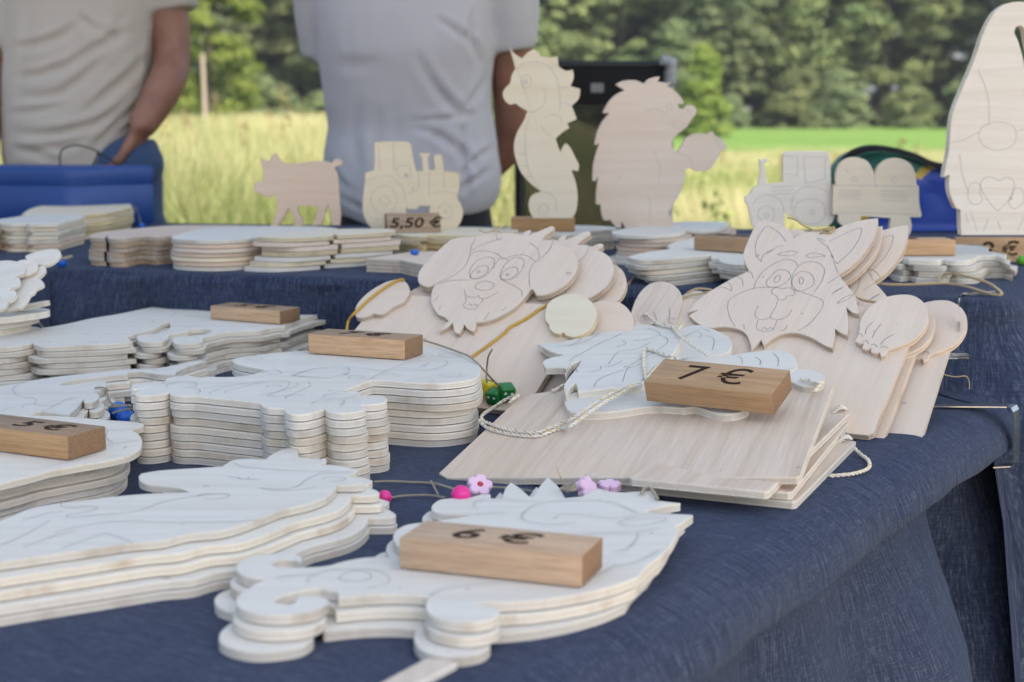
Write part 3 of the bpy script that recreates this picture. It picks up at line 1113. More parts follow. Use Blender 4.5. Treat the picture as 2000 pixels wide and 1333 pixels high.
def man():
    Y = 3.30
    def zx(px, py):
        p = ony(px, py, Y); return p.x, p.z
    root = empty("person", (zx(165, 300)[0], Y, 0))
    L = root.location.copy()
    def put(name, me, mats, parent=root):
        o = link(name, me, mats, parent)
        o.location = -L
        return o
    rows = []
    for py, a, b, ry in ((395, 22, 296, 0.128), (345, 18, 288, 0.135), (300, 12, 282, 0.140), (250, 10, 292, 0.143), (190, 10, 302, 0.140), (110, 12, 309, 0.135), (40, 10, 314, 0.130), (-30, 8, 318, 0.125), (-110, 14, 312, 0.112), (-165, 60, 264, 0.085), (-200, 118, 210, 0.06)):
        xa, z = zx(a, py); xb, _ = zx(b, py)
        rows.append(((xa+xb)/2, Y, z, (xb-xa)/2, ry))
    sx, sz = zx(288, -105); lx, lz = zx(24, -105)
    ex, ez = zx(340, 110); wx, wz = zx(305, 252); hx, hz = zx(272, 322)
    lex, lez = zx(-6, 110); lwx, lwz = zx(-8, 330)
    inner = [(c, y, z, rx*0.86, ry*0.84) for (c, y, z, rx, ry) in rows]
    cx0 = rows[0][0]
    body = [rings("b", dense_rows([(cx0, Y, 0.80, 0.15, 0.10)] + inner))]
    body += head_parts((rows[-1][0]), Y, rows[-1][2] + 0.11)
    body.append(limb("a", [(sx, Y, sz), (sx+0.035, Y-0.01, (sz+ez)/2), (ex, Y-0.02, ez), ((ex+wx)/2+0.015, Y-0.075, (ez+wz)/2+0.01), (wx-0.006, Y-0.125, wz)], [0.052, 0.046, 0.039, 0.040, 0.029]))
    body += hand((wx-0.004, Y-0.125, wz+0.004), (hx-wx, 0.055, hz-wz), (-0.75, 0.5, -0.4), 1.0, 0.35)
    body.append(limb("a", [(lx, Y, lz), (lx-0.03, Y, (lz+lez)/2), (lex, Y, lez), (lwx, Y-0.06, (lez+lwz)/2), (lwx, Y-0.10, lwz)], [0.060, 0.055, 0.044, 0.045, 0.030]))
    body += hand((lwx, Y-0.10, lwz), (0, -0.05, -1), (1, 0, 0), 1.0, 0.5)
    for q in (-1, 1):
        body.append(limb("l", [(cx0+q*0.09, Y, 0.85), (cx0+q*0.10, Y, 0.50), (cx0+q*0.105, Y+0.01, 0.08), (cx0+q*0.11, Y-0.10, 0.04)], [0.075, 0.055, 0.038, 0.03]))
    put("body", fuse("body", body, 0.0075, 4), [SKIN])
    shirt = [rings("s", dense_rows(rows))]
    shirt.append(limb("s", [(sx-0.02, Y, sz-0.005), (sx+0.030, Y-0.005, sz-0.05), zx(338, 26)[:1] + (Y-0.01,) + zx(338, 26)[1:]], [0.080, 0.070, 0.056]))
    shirt.append(limb("s", [(lx+0.02, Y, lz-0.005), (lx-0.015, Y, lz-0.06), zx(2, 92)[:1] + (Y-0.005,) + zx(2, 92)[1:]], [0.085, 0.075, 0.066]))
    sm = fuse("shirt", shirt, 0.0075, 5)
    creases(sm, [
        ("160,40 120,70 70,88 30,92", 9, 0.010), ("262,60 200,85 130,130 95,140", 9, 0.010), ("120,130 80,145 30,150", 8, 0.008),
        ("290,110 250,150 190,200 150,235", 10, 0.010), ("200,120 150,160 110,185 40,190", 9, 0.010), ("250,205 190,240 110,262 30,262", 10, 0.012),
        ("296,185 262,215 220,250 180,290", 8, 0.012), ("120,205 80,215 20,222", 7, 0.008), ("180,265 130,285 80,290 25,300", 9, 0.009),
        ("280,220 250,250 225,262", 6, 0.010), ("60,20 45,120 30,210", 12, 0.006), ("240,20 225,70 190,120", 12, 0.006), ("302,60 296,130 288,200", 9, 0.008),
        ("285,245 262,262 240,270", 5, 0.008), ("120,320 70,300 24,285", 8, 0.008), ("150,30 190,60 230,70", 9, 0.006)])
    for v in sm.vertices:
        q = project(v.co)
        hem = 330 - max(0.0, q[0]-180)*0.62
        if q[1] > hem and q[0] < 320:
            v.co.z += (q[1]-hem)/FPX*Y
            v.co.y += 0.25*(q[1]-hem)/FPX*Y*(1 if v.co.y < Y else -1)
    sm.update()
    put("shirt", sm, [SHIRT_BEIGE])
    jeans = [rings("j", dense_rows([(cx0, Y, 0.72, 0.17, 0.125), (cx0, Y, 0.86, 0.172, 0.135), (cx0+0.012, Y, 0.96, 0.160, 0.130), (cx0+0.01, Y, 1.0, 0.15, 0.12)]))]
    for q in (-1, 1):
        jeans.append(limb("j", [(cx0+q*0.085, Y, 0.82), (cx0+q*0.095, Y, 0.48), (cx0+q*0.105, Y+0.01, 0.08)], [0.098, 0.078, 0.072]))
    px_, pz_ = zx(278, 318)
    jeans.append(blob("j", (px_, Y-0.085, pz_), (0.066, 0.066, 0.060)))
    put("jeans", fuse("jeans", jeans, 0.009, 5), [JEANS])
    for q in (-1, 1):
        put("shoe", fuse("shoe", [limb("s", [(cx0+q*0.105, Y+0.05, 0.045), (cx0+q*0.11, Y-0.08, 0.05), (cx0+q*0.115, Y-0.19, 0.035)], [0.045, 0.05, 0.035])], 0.012, 2), [BLACK_CLOTH])
    hz0 = rows[-1][2] + 0.11
    put("hair", fuse("hair", [blob("h", (rows[-1][0], Y+0.02, hz0+0.165), (0.083, 0.098, 0.075))], 0.012, 2), [HAIR])
    for q in (-1, 1):
        put("eye", blob("eye", (rows[-1][0]+q*0.032, Y-0.092, hz0+0.118), (0.013, 0.009, 0.009), 12, 8), [EYE_WHITE])
    tag(root, "person in beige-grey shirt and blue jeans with one hand in the pocket", "person")
man()

def woman():
    Y = 3.14
    def zx(px, py):
        p = ony(px, py, Y); return p.x, p.z
    root = empty("person", (zx(800, 300)[0], Y, 0))
    L = root.location.copy()
    def put(name, me, mats, parent=root):
        o = link(name, me, mats, parent)
        o.location = -L
        return o
    rows = []
    for py, a, b, ry in ((446, 690, 905, 0.118), (425, 664, 938, 0.128), (395, 640, 968, 0.134), (350, 630, 980, 0.136), (300, 632, 974, 0.132), (250, 640, 966, 0.126), (200, 633, 958, 0.132), (150, 628, 960, 0.140), (100, 622, 966, 0.148), (50, 616, 966, 0.144), (0, 612, 968, 0.135), (-60, 612, 968, 0.112), (-130, 640, 940, 0.09), (-170, 720, 860, 0.062)):
        xa, z = zx(a, py); xb, _ = zx(b, py)
        rows.append(((xa+xb)/2, Y, z, (xb-xa)/2, ry))
    cx0 = rows[2][0]
    sx, sz = zx(958, -75); lx, lz = zx(630, -75)
    ex, ez = zx(1003, 205); wx, wz = zx(975, 345)
    body = [rings("b", dense_rows([(cx0, Y, 0.74, 0.15, 0.10)] + [(c, y, z, rx*0.86, ry*0.82) for (c, y, z, rx, ry) in rows]))]
    body += head_parts(rows[-1][0], Y, rows[-1][2] + 0.10, 0.95)
    body.append(limb("a", [(sx, Y, sz), (sx+0.035, Y+0.03, (sz+ez)/2), (ex, Y+0.07, ez), ((ex+wx)/2+0.008, Y+0.115, (ez+wz)/2), (wx-0.03, Y+0.15, wz)], [0.052, 0.050, 0.043, 0.042, 0.027]))
    body += hand((wx-0.03, Y+0.15, wz), (-0.8, 0.1, -0.35), (0, 1, 0), 0.92, 0.5)
    mx, mz = zx(690, 190)
    body.append(limb("a", [(lx, Y, lz), (lx+0.012, Y+0.05, (lz*0.45+mz*0.55)), (mx, Y+0.11, mz), (mx+0.06, Y+0.15, mz-0.11), (mx+0.13, Y+0.17, mz-0.16)], [0.050, 0.045, 0.038, 0.036, 0.026]))
    body += hand((mx+0.13, Y+0.17, mz-0.16), (0.9, 0.1, -0.2), (0, 1, 0), 0.92, 0.5)
    for q in (-1, 1):
        body.append(limb("l", [(cx0+q*0.08, Y, 0.80), (cx0+q*0.085, Y, 0.46), (cx0+q*0.09, Y+0.01, 0.08), (cx0+q*0.10, Y-0.09, 0.035)], [0.075, 0.05, 0.034, 0.026]))
    put("body", fuse("body", body, 0.0075, 4), [SKIN])
    shirt = [rings("s", dense_rows(rows))]
    e = zx(992, 96)
    shirt.append(limb("s", [(sx-0.03, Y, sz), (sx+0.022, Y+0.005, sz-0.05), (e[0], Y+0.02, e[1])], [0.080, 0.076, 0.058]))
    e = zx(633, 108)
    shirt.append(limb("s", [(lx+0.02, Y, lz), (lx+0.0, Y+0.02, lz-0.06), (e[0], Y+0.045, e[1])], [0.075, 0.066, 0.052]))
    sm = fuse("shirt", shirt, 0.0075, 5)
    creases(sm, [
        ("855,38 890,60 918,85", 7, 0.010), ("815,110 850,170 890,215 915,225", 10, 0.010), ("940,215 900,228 840,235 800,232", 6, 0.008), ("952,150 925,190 905,220", 8, 0.009),
        ("800,245 850,262 905,300 930,330", 9, 0.008), ("920,225 902,270 905,330 915,380", 8, 0.009), ("700,200 690,260 700,330", 12, 0.005), ("740,215 735,290 745,360", 10, 0.005),
        ("660,380 740,425 820,438", 7, 0.008), ("965,290 930,310 900,345", 7, 0.010), ("960,330 930,350 880,380", 7, 0.008), ("640,310 655,345 690,380", 8, 0.006),
        ("925,20 918,70 938,120", 8, 0.012), ("650,120 690,128 740,122", 14, 0.004), ("860,250 840,300 850,360", 9, 0.006), ("675,410 760,445 840,450", 4, 0.005)])
    put("shirt", sm, [SHIRT_GREY])
    tr = [rings("j", dense_rows([(cx0, Y, 0.66, 0.17, 0.125), (cx0, Y, 0.78, 0.172, 0.13), (cx0, Y, 0.93, 0.15, 0.115)]))]
    for q in (-1, 1):
        tr.append(limb("j", [(cx0+q*0.08, Y, 0.76), (cx0+q*0.088, Y, 0.45), (cx0+q*0.09, Y+0.01, 0.08)], [0.098, 0.072, 0.062]))
    put("trousers", fuse("trousers", tr, 0.010, 5), [BLACK_CLOTH])
    for q in (-1, 1):
        put("shoe", fuse("shoe", [limb("s", [(cx0+q*0.09, Y+0.05, 0.04), (cx0+q*0.095, Y-0.07, 0.045), (cx0+q*0.10, Y-0.17, 0.03)], [0.04, 0.043, 0.03])], 0.012, 2), [BLACK_CLOTH])
    hz0 = rows[-1][2] + 0.10
    put("hair", fuse("hair", [blob("h", (rows[-1][0], Y+0.025, hz0+0.15), (0.086, 0.10, 0.09)), blob("h", (rows[-1][0], Y+0.075, hz0+0.06), (0.075, 0.05, 0.11))], 0.012, 2), [HAIR])
    for q in (-1, 1):
        put("eye", blob("eye", (rows[-1][0]+q*0.03, Y-0.088, hz0+0.118), (0.012, 0.009, 0.008), 12, 8), [EYE_WHITE])
    tag(root, "person in lilac-grey T-shirt and black trousers holding the arms behind the back", "person")
woman()

# ------------------------------------------------------------------ chair behind the shelf
def chair():
    Y = 3.45
    a, b = ony(1016, 128, Y), ony(1308, 126, Y)
    root = empty("folding_chair", (a.x, Y, 0))
    L = root.location.copy()
    def put(name, me, mats):
        o = link(name, me, mats, root); o.location = -L; return o
    zt, zs = a.z, 0.44
    for p, m in ((a, BLACK_PLASTIC), (b, GREY_METAL)):
        put("back_post", tube("back_post", [(p.x, Y-0.05, 0.02), (p.x, Y, zs), (p.x, Y+0.02, zt)], 0.013, 10), [m])
        put("leg", tube("leg", [(p.x, Y-0.42, 0.02), (p.x, Y-0.25, zs+0.01), (p.x, Y+0.05, zs+0.16)], 0.012, 10), [BLACK_PLASTIC])
        put("armrest", box_mesh("armrest", p.x-0.025, p.x+0.025, Y-0.42, Y-0.02, 0.63, 0.655, 0.008), [BLACK_PLASTIC])
    put("top_rail", tube("top_rail", [(a.x, Y+0.018, zt), (b.x, Y+0.018, zt)], 0.011, 10), [BLACK_PLASTIC])
    zb = ony(1100, 205, Y).z
    put("top_band", box_mesh("top_band", a.x+0.012, b.x-0.012, Y-0.004, Y+0.004, zb, zt-0.008, 0.002), [BLACK_CLOTH])
    v = [(a.x+0.012, Y, zs+0.02), (b.x-0.012, Y, zs+0.02), (b.x-0.012, Y, zb), (a.x+0.012, Y, zb)]
    me = from_py("mesh_back", v, [[0, 1, 2, 3]])
    uv = me.uv_layers.new(name="UVMap")
    for i, c in enumerate(((0, 0), (0.34, 0), (0.34, 0.4), (0, 0.4))):
        uv.data[i].uv = c
    put("mesh_back", me, [MESH_FABRIC])
    put("seat", box_mesh("seat", a.x+0.01, b.x-0.01, Y-0.42, Y-0.01, zs-0.006, zs+0.006, 0.003), [BLACK_CLOTH])
    ex = b.x - 0.012
    z0, z1 = ony(1300, 164, Y).z, ony(1300, 122, Y).z
    put("strap", twisted("strap", [(ex+0.012, Y-0.025, z0), (ex+0.014, Y-0.026, z1), (ex-0.006, Y-0.022, z1+0.004)], 0.012, 3, 0.02, 6, 0.004), [plain("grey_webbing", (0.35, 0.35, 0.36), 0.8)])
    p = ony(1168, 172, Y)
    put("care_label", box_mesh("care_label", p.x-0.016, p.x+0.012, Y-0.0065, Y-0.0045, p.z-0.010, p.z+0.010), [plain("grey_label", (0.22, 0.22, 0.22), 0.7)])
    tag(root, "black folding chair with mesh back standing behind the seahorse and hedgehog cutouts", "chair")
chair()

# ------------------------------------------------------------------ blue and green bag behind the trailer cutout
def bag():
    Y = 2.78
    prof = smooth(path("1636,345 1650,318 1668,303 1700,295 1745,300 1790,313 1815,325 1850,333 1890,337 1930,345 1960,370 1968,420 1960,468! 1640,468! 1630,420"), True, 4)
    pts = [ony(x, y, Y) for x, y in prof]
    c = sum(pts, Vector())/len(pts)
    root = empty("sports_bag", (c.x, Y + 0.06, Z_TIER))
    L = root.location.copy()
    def put(name, me, mats):
        o = link(name, me, mats, root); o.location = -L; return o
    n = len(pts)
    layers = ((0.0, 0.90), (-0.02, 0.97), (0.0, 1.0), (0.06, 1.01), (0.10, 0.98), (0.125, 0.9))
    def shell(name, keep):
        v, f = [], []
        for li, (dy, s) in enumerate(layers):
            for p in pts:
                q = c + (p - c)*s
                v.append((q.x, Y + dy*1.0, max(Z_TIER+0.001, q.z + 0.004*mnoise.noise(Vector((q.x*30, dy*30, q.z*30))))))
        return v
    v = shell("b", None)
    k0 = len(v)
    grid, faces, mats = [], [], []
    # front, filled as a fan of rings towards the middle
    fr = []
    for s in (0.90, 0.7, 0.45, 0.2):
        row = []
        for p in pts:
            q = c + (p - c)*s
            row.append(len(v))
            fold = 0.010*math.sin((q.x*1.3 + q.z)*60) * (1 - s) + 0.012*mnoise.noise(Vector((q.x*14, 0, q.z*14)))
            v.append((q.x, Y - 0.012*(1 - s) + fold, max(Z_TIER+0.001, q.z)))
        fr.append(row)
    allrows = [list(range(i*n, (i+1)*n)) for i in range(len(layers))]
    rows = fr[::-1] + allrows[1:]
    for a, b in zip(rows[:-1], rows[1:]):
        for i in range(n):
            j = (i+1) % n
            faces.append([a[i], a[j], b[j], b[i]])
    faces.append(rows[0][::-1])
    faces.append(rows[-1])
    me = from_py("shell", v, faces, 0)
    xs, zs = ony(1792, 345, Y).x, 0
    sa, sb = ony(1815, 325, Y), ony(1786, 348, Y)
    blue, green, yel = plain("bag_blue", (0.012, 0.045, 0.28), 0.5), plain("bag_green", (0.025, 0.13, 0.10), 0.5), plain("bag_yellow", (0.42, 0.29, 0.04), 0.5)
    black = BLACK_CLOTH
    for m in (blue, green, yel):
        me.materials.append(m)
    d = (sb - sa); 
    for p in me.polygons:
        q = p.center
        t = (q.x - sa.x) - (q.z - sa.z)*(d.x/d.z)
        p.material_index = 1 if t < -0.012 else (2 if t < 0.012 else 0)
    put("shell", me, [])
    top = [ony(x, y - 4, Y - 0.004) for x, y in smooth(path("1640,335 1650,318 1668,303 1700,295 1745,300 1790,313 1815,325 1850,333 1890,337 1930,345"), False, 6)]
    put("zip", tube("zip", top, 0.0075, 8), [black])
    tag(root, "blue and green bag with black zip and yellow strip behind the trailer cutout", "bag")
bag()
# ------------------------------------------------------------------ table cloths
def chaikin(p, k=2):
    for _ in range(k):
        q = []
        for i in range(len(p)):
            a, b = p[i], p[(i+1) % len(p)]
            q.append((a[0]*0.75 + b[0]*0.25, a[1]*0.75 + b[1]*0.25))
            q.append((a[0]*0.25 + b[0]*0.75, a[1]*0.25 + b[1]*0.75))
        p = q
    return p

def round_corners(poly, r):
    out = []
    N = len(poly)
    for i in range(N):
        a, b, c = Vector(poly[i-1]), Vector(poly[i]), Vector(poly[(i+1) % N])
        e1, e2 = (a-b).normalized(), (c-b).normalized()
        p0, p1 = b + e1*r, b + e2*r
        for j in range(9):
            t = j/8
            q = p0*(1-t)**2 + b*2*t*(1-t) + p1*t*t
            out.append((q.x, q.y))
    return out

def cloth(name, poly, z, drop, r, offset, label, axis, corner=0.03, step=0.014, rows=26, floor=None):
    """a cloth over a table: flat top, rolled edge, hanging skirt; offset(x, y, h) moves the skirt outwards"""
    base = round_corners(poly, corner)
    P = [Vector(p) for p in base]
    dense = []
    for i in range(len(P)):
        a, b = P[i], P[(i+1) % len(P)]
        n = max(1, int((b-a).length/step))
        for j in range(n):
            dense.append(a.lerp(b, j/n))
    N = len(dense)
    nor = []
    for i in range(N):
        t = (dense[(i+1) % N] - dense[i-1]).normalized()
        nor.append(Vector((-t.y, t.x)))
    S = [0.0]
    for i in range(N):
        S.append(S[-1] + (dense[(i+1) % N] - dense[i]).length)
    prof = [(r*math.sin(a), -r*(1-math.cos(a)), r*a, 0.0) for a in [math.pi/2*k/8 for k in range(9)]]
    for k in range(1, rows+1):
        h = (drop - r)*(k/rows)**1.25
        prof.append((r, -r-h, r*math.pi/2 + h, h))
    e = Vector(axis).normalized()
    nn = Vector((e.y, -e.x))
    v, uvv = [], []
    for ri, (o, dz, t, h) in enumerate(prof):
        for i in range(N):
            q = dense[i] + nor[i]*(o + (offset(dense[i].x, dense[i].y, h, S[i]) if h > 0 else 0))
            ww = 0.0012*mnoise.noise(Vector((dense[i].x*9, dense[i].y*9, ri*0.2)))
            q = q + nor[i]*(0.0045*mnoise.noise(Vector((dense[i].x*8 + ri*0.22, dense[i].y*8, ri*0.10))) + 0.003*mnoise.noise(Vector((dense[i].x*19, dense[i].y*19 + ri*0.3, ri*0.12))))*(min(1, ri/4))
            zz = z + dz + (ww if ri < 9 else 0)
            v.append((q.x, q.y, max(zz, floor(q.x, q.y)) if floor else zz))
    f = []
    for ri in range(len(prof)-1):
        for i in range(N):
            j = (i+1) % N
            f.append([ri*N+j, ri*N+i, (ri+1)*N+i, (ri+1)*N+j])
    nq = len(f)
    f.append(list(range(N))[::-1])
    me = from_py(name, v, f)
    if me.polygons[nq].normal.z < 0:
        me.flip_normals()
    me.shade_smooth()
    uv = me.uv_layers.new(name="UVMap")
    for p in me.polygons:
        big = p.index == nq
        for li in p.loop_indices:
            vi = me.loops[li].vertex_index
            ri, i = divmod(vi, N)
            if big:
                q = dense[i]
                uv.data[li].uv = (q.dot(e), q.dot(nn))
            else:
                s = S[i]
                if i == 0 and any(me.loops[l].vertex_index % N == N-1 for l in p.loop_indices):
                    s = S[N]
                uv.data[li].uv = (s, prof[ri][2])
    me.set_sharp_from_angle(angle=math.radians(70))
    o = link(name, me, [DENIM])
    tag(o, label, "tablecloth")
    return o

def g(x, c, w):
    return math.exp(-((x-c)/w)**2)

def low_skirt(x, y, h, s):
    ramp = min(1.0, h/0.35)
    right = 1.0 if (x > -0.16 and y < 1.9) else 0.3
    q = 0.030*math.sin(s*11.0) + 0.018*math.sin(s*23 + 1.3)
    if right == 1:
        r2 = min(1.0, h/0.16)
        fold = 0.050*g(y, 1.42, 0.075) - 0.17*g(y, 1.605, 0.050) + 0.02*g(y, 1.72, 0.05) - 0.03*g(y, 1.13, 0.05) + 0.03*g(y, 1.02, 0.06) - 0.02*g(y, 0.90, 0.05)
        tuck = -0.050*min(1, h/0.03)*(1 - 0.9*min(1, max(0, h-0.035)/0.20))
        return r2*fold + tuck + 0.04*h + 0.006*math.sin(s*40)*r2
    return ramp*q + 0.05*h

low_poly = [(1.02, 2.44), (0.506, 1.658), (0.094, 0.983), (-0.165, 0.585), (-0.9, 0.78), (-1.7, 1.02), (-1.9, 2.9), (-0.4, 2.62)]
cloth("low_tablecloth", low_poly, Z_LOW, 0.735, 0.045, low_skirt, "dark blue denim cloth covering the lower front table and hanging at its right edge", (0.548, 0.836))

def tier_skirt(x, y, h, s):
    k = min(1.0, h/0.05)
    wr = max(0.0, min(1.0, (right_of_low(x, y) + 0.15)/0.12)) if (x > 0.3 and y < 2.9) else 0.0
    wr = wr*wr*(3 - 2*wr)
    kk = min(1.0, h/0.12)
    kk = kk*kk*(3 - 2*kk)
    qr = kk*(0.115 + 0.035*math.sin(s*19) + 0.018*math.sin(s*43 + 1)) + 0.05*h
    h = min(h, 0.085)
    q = 0.006*math.sin(s*34) + 0.004*math.sin(s*71 + 2)
    q += 0.035*g(x, -0.60, 0.05) - 0.020*g(x, -0.50, 0.035) + 0.014*g(x, -0.40, 0.03) + 0.010*g(x, -0.12, 0.05)
    q += 0.022*g(x, 0.47, 0.03) - 0.018*g(x, 0.535, 0.022)
    return (1 - wr)*(k*q + (0.10 + 0.75*max(0.0, min(1.0, (x - 0.30)/0.2)))*h) + wr*qr
tier_poly = [(1.18, 2.74), (0.578, 1.787), (-0.01, 1.968), (-0.655, 2.155), (-0.86, 1.50), (-1.6, 1.60), (-1.75, 3.30), (-0.60, 2.96)]
def right_of_low(x, y):
    return x - (0.094 + 0.610*(y - 0.983))
cloth("shelf_cloth", tier_poly, Z_TIER, 0.60, 0.016, tier_skirt, "dark blue denim cloth covering the raised rear shelf under the standing cutouts", (0.95, -0.31), corner=0.02, step=0.010, rows=34, floor=lambda x, y: Z_LOW + 0.0015 - 0.75*(lambda k: k*k*(3 - 2*k))(max(0.0, min(1.0, (right_of_low(x, y) - 0.015)/0.13))))

# ------------------------------------------------------------------ sawn sheets and stacks
ORD = ["topmost", "second", "third", "fourth", "fifth", "sixth", "seventh", "eighth", "ninth", "tenth"]
FLAT = lambda z: Frame((0, 0, z), (1, 0, 0), (0, 1, 0))

def pencil(parent, lines, frame, t, centre, crop=(0, 0, 1), w=0.0008, mat=None):
    """lines: strings of pixels, a leading 'o' closes the stroke"""
    L = []
    for s in lines:
        closed = s.startswith('o ')
        p = path(s[2:] if closed else s, crop)
        q = [(*frame.hit(x, y, t), c) for x, y, c in p]
        k = smooth(q, closed, 6)
        if closed:
            k.append(k[0])
        L.append([(a - centre[0], b - centre[1]) for a, b in k])
    return tag(link("pencil_drawing", ribbons("pencil_drawing", L, t + 0.00025, w), [mat or PENCIL_SOFT], parent), kind='stuff')

def cutout(name, outline, crop, frame, t, wood, label, cat, group=None, lines=(), lcrop=None, res=4, w=0.0008, pm=None):
    """one sheet sawn to the outline seen in the photograph, its front at height t above the frame's plane"""
    p = path(outline, crop)
    q = smooth([(*frame.hit(x, y, t), c) for x, y, c in p], True, res)
    cx, cy = sum(a for a, b in q)/len(q), sum(b for a, b in q)/len(q)
    me = sheet_mesh(name, [(a-cx, b-cy) for a, b in q], t)
    m = Frame(frame.o + frame.u*cx + frame.v*cy, frame.u, frame.v).matrix()
    o = link(name, me, PLY[wood], None, m)
    tag(o, label, cat, group)
    if lines:
        pencil(o, lines, frame, t, (cx, cy), lcrop or crop, w, pm)
    return o

def stack(name, outline, crop, z0, n, t, wood, what, where, lines=(), lcrop=None, jit=0.003, rot=1.2, moves=None, woods=None, cat="wooden cutout", w=0.0008, mirror=False, heights=None, pm=None):
    """n loose sheets of the same outline lying on one another, each an object"""
    gap = 0.0010
    top = cutout(name, outline, crop, FLAT(z0 + (n-1)*t), t - gap, wood, f"topmost {what} {where}", cat, f"{what}s {where}", lines, lcrop, w=w, pm=pm)
    out = [top]
    for i in range(1, n):
        o = top.copy()
        COL.objects.link(o)
        if woods and woods[i] != wood:
            o.data = top.data.copy()
            o.data.materials.clear()
            for m in PLY[woods[i]]:
                o.data.materials.append(m)
        if moves and i-1 < len(moves):
            dx, dy, a = moves[i-1]
        else:
            dx, dy, a = random.uniform(-jit, jit), random.uniform(-jit, jit), random.uniform(-rot, rot)
        o.rotation_euler = (0, 0, math.radians(a))
        o.location = top.location + Vector((dx, dy, -i*t))
        o['label'] = f"{ORD[i] if i < n-1 or n < 3 else 'bottom'} {what} from the top {where}" if i < n-1 else f"bottom {what} {where}"
        out.append(o)
    return out

def block(frame, a, b, depth, h, label, text=None, tx=0.0, size=0.028, wood=None, shear=0.0, slope=0.0, tz=0.0, end=None, name="price_block", top=None, bold=0.0004, cat="price block", length=None):
    """bar of oak standing on the frame's plane; a, b: pixels of the two lower front corners"""
    pa, pb = Vector(frame.hit(*a)), Vector(frame.hit(*b))
    L = length or (pb - pa).length
    u2 = (pb - pa).normalized()
    if length:
        pa = pb - u2*length
    U = frame.u*u2.x + frame.v*u2.y
    V = frame.n.cross(U)
    m = Frame(frame.o + frame.u*((pa.x+pb.x)/2) + frame.v*((pa.y+pb.y)/2), U, V).matrix()
    me = box_mesh(name, -L/2, L/2, 0, depth, 0, h, 0.0)
    if slope:
        for v in me.vertices:
            if v.co.z > h*0.5:
                v.co.y = v.co.y + slope if v.co.y < depth*0.5 else v.co.y - max(0.0, depth - slope - 0.008)*(1 if slope > 0.02 else 0)
    bm = bmesh.new(); bm.from_mesh(me)
    bmesh.ops.bevel(bm, geom=list(bm.edges), offset=0.0009, segments=2, profile=0.5, affect='EDGES')
    bm.to_mesh(me); bm.free()
    me.shade_smooth(); me.set_sharp_from_angle(angle=math.radians(40))
    o = link(name, me, [wood or OAK, end or OAK_END, top or wood or OAK], None, m)
    for p in me.polygons:
        if abs(p.normal.x) > 0.8:
            p.material_index = 1
        elif p.normal.z > 0.8:
            p.material_index = 2
    tag(o, label, cat)
    if text:
        tm = text_mesh("burnt_price", text, size, shear, bold)
        for v in tm.vertices:
            v.co.x *= 1.22
        if slope:
            ang = math.atan2(h, slope)
            mm = Matrix.Translation((tx, slope*0.5 - 0.0004, h*0.5 + tz)) @ Matrix.Rotation(ang, 4, 'X') @ Matrix.Translation((0, 0, 0.0004))
        else:
            mm = Matrix.Translation((tx, depth*0.5 + tz, h + 0.0001))
        link("burnt_price", tm, [BURN], o, mm)
    return o

# --- the nearest stack: curled sea creature under the 6 € block
C7 = (400, 1000, 0.2251)
seaA = ("590,1090! 580,1084 544,1081.5 508,1084 479,1092 464,1102 462,1112.5 472,1123 494.5,1129 530,1131! 512.5,1135 490,1146 467.5,1162 461,1175.5 465,1184.5 485.5,1194.6 524,1201 "
        "569,1200 614,1193.5 637,1182 641,1172 634,1167.7! 602.6,1163.9 584,1166 577.8,1174.4 566.6,1180 546,1180 536,1175.6 540.7,1167.7 564,1160 593.6,1153 625,1148.6 638.6,1152 659,1155.8! 661,1167.7! "
        "715,1163 760,1161 800,1161.6 836,1164.6! 833,1175.8 832,1188 842,1202 872,1212 916,1216 956,1210 974,1199 974,1190 960,1185 940,1182 926,1179! 945,1177 980,1176.5 1060,1171 1138,1159 1200,1144 1246,1127! "
        "1264,1106 1296,1082! 1312,1062 1322,1044! 1326,1034 1316,1031! 1340,1016 1353.6,1006! 1324,1004.5 1290,1003 1254,1000! 1290,990 1329,983! 1300,980 1280,977! 1277,958! 1220,962 1190,960 1168,954! 1150,962 1136,970! "
        "1104,973! 1090,950 1070,932! 1054,950 1040,972! 1034,970! 1016,954 998,942! 987,954 981,973! 960,974 958,966! 940,966 916,972 876,974 858,977 845,986 844,996 860,1002 892,1005 928,1006! 892,1012 852,1018 800,1024 776,1034 768,1048 772,1060 778,1066! "
        "790,1075! 778,1087 715,1089 670,1097 636,1106 591,1108.6 560,1109 536,1106 532,1099 548,1092.7 571,1093 588,1098!")
stack("sea_creature_cutout", seaA, (0, 0, 1), Z_LOW, 3, 0.0072, 'white', "pale curly sea creature cutout", "under the nearest price block",
      ["o 1165,575 1230,530 1340,512 1430,540 1440,575 1370,603 1240,605", "900,620 890,585 960,545 1090,505 1230,500! 1420,500 1560,540 1605,590 1560,630 1400,670", "620,580 760,555 940,540", "1600,500 1777,490"],
      C7, moves=[(-0.0035, -0.006, 1.6), (-0.012, -0.019, 3.0)])
A_TOP = Z_LOW + 3*0.0072
topA = [o for o in COL.objects if o.name == "sea_creature_cutout"][0]
fA = FLAT(A_TOP - 0.0078)
def add_lines(o, lines, z, crop=(0, 0, 1), w=0.0008, mat=None):
    f = FLAT(z)
    p = pencil(o, lines, f, 0.0, (o.location.x, o.location.y), crop, w, mat)
    p.location = (0, 0, z - o.location.z)
    return p
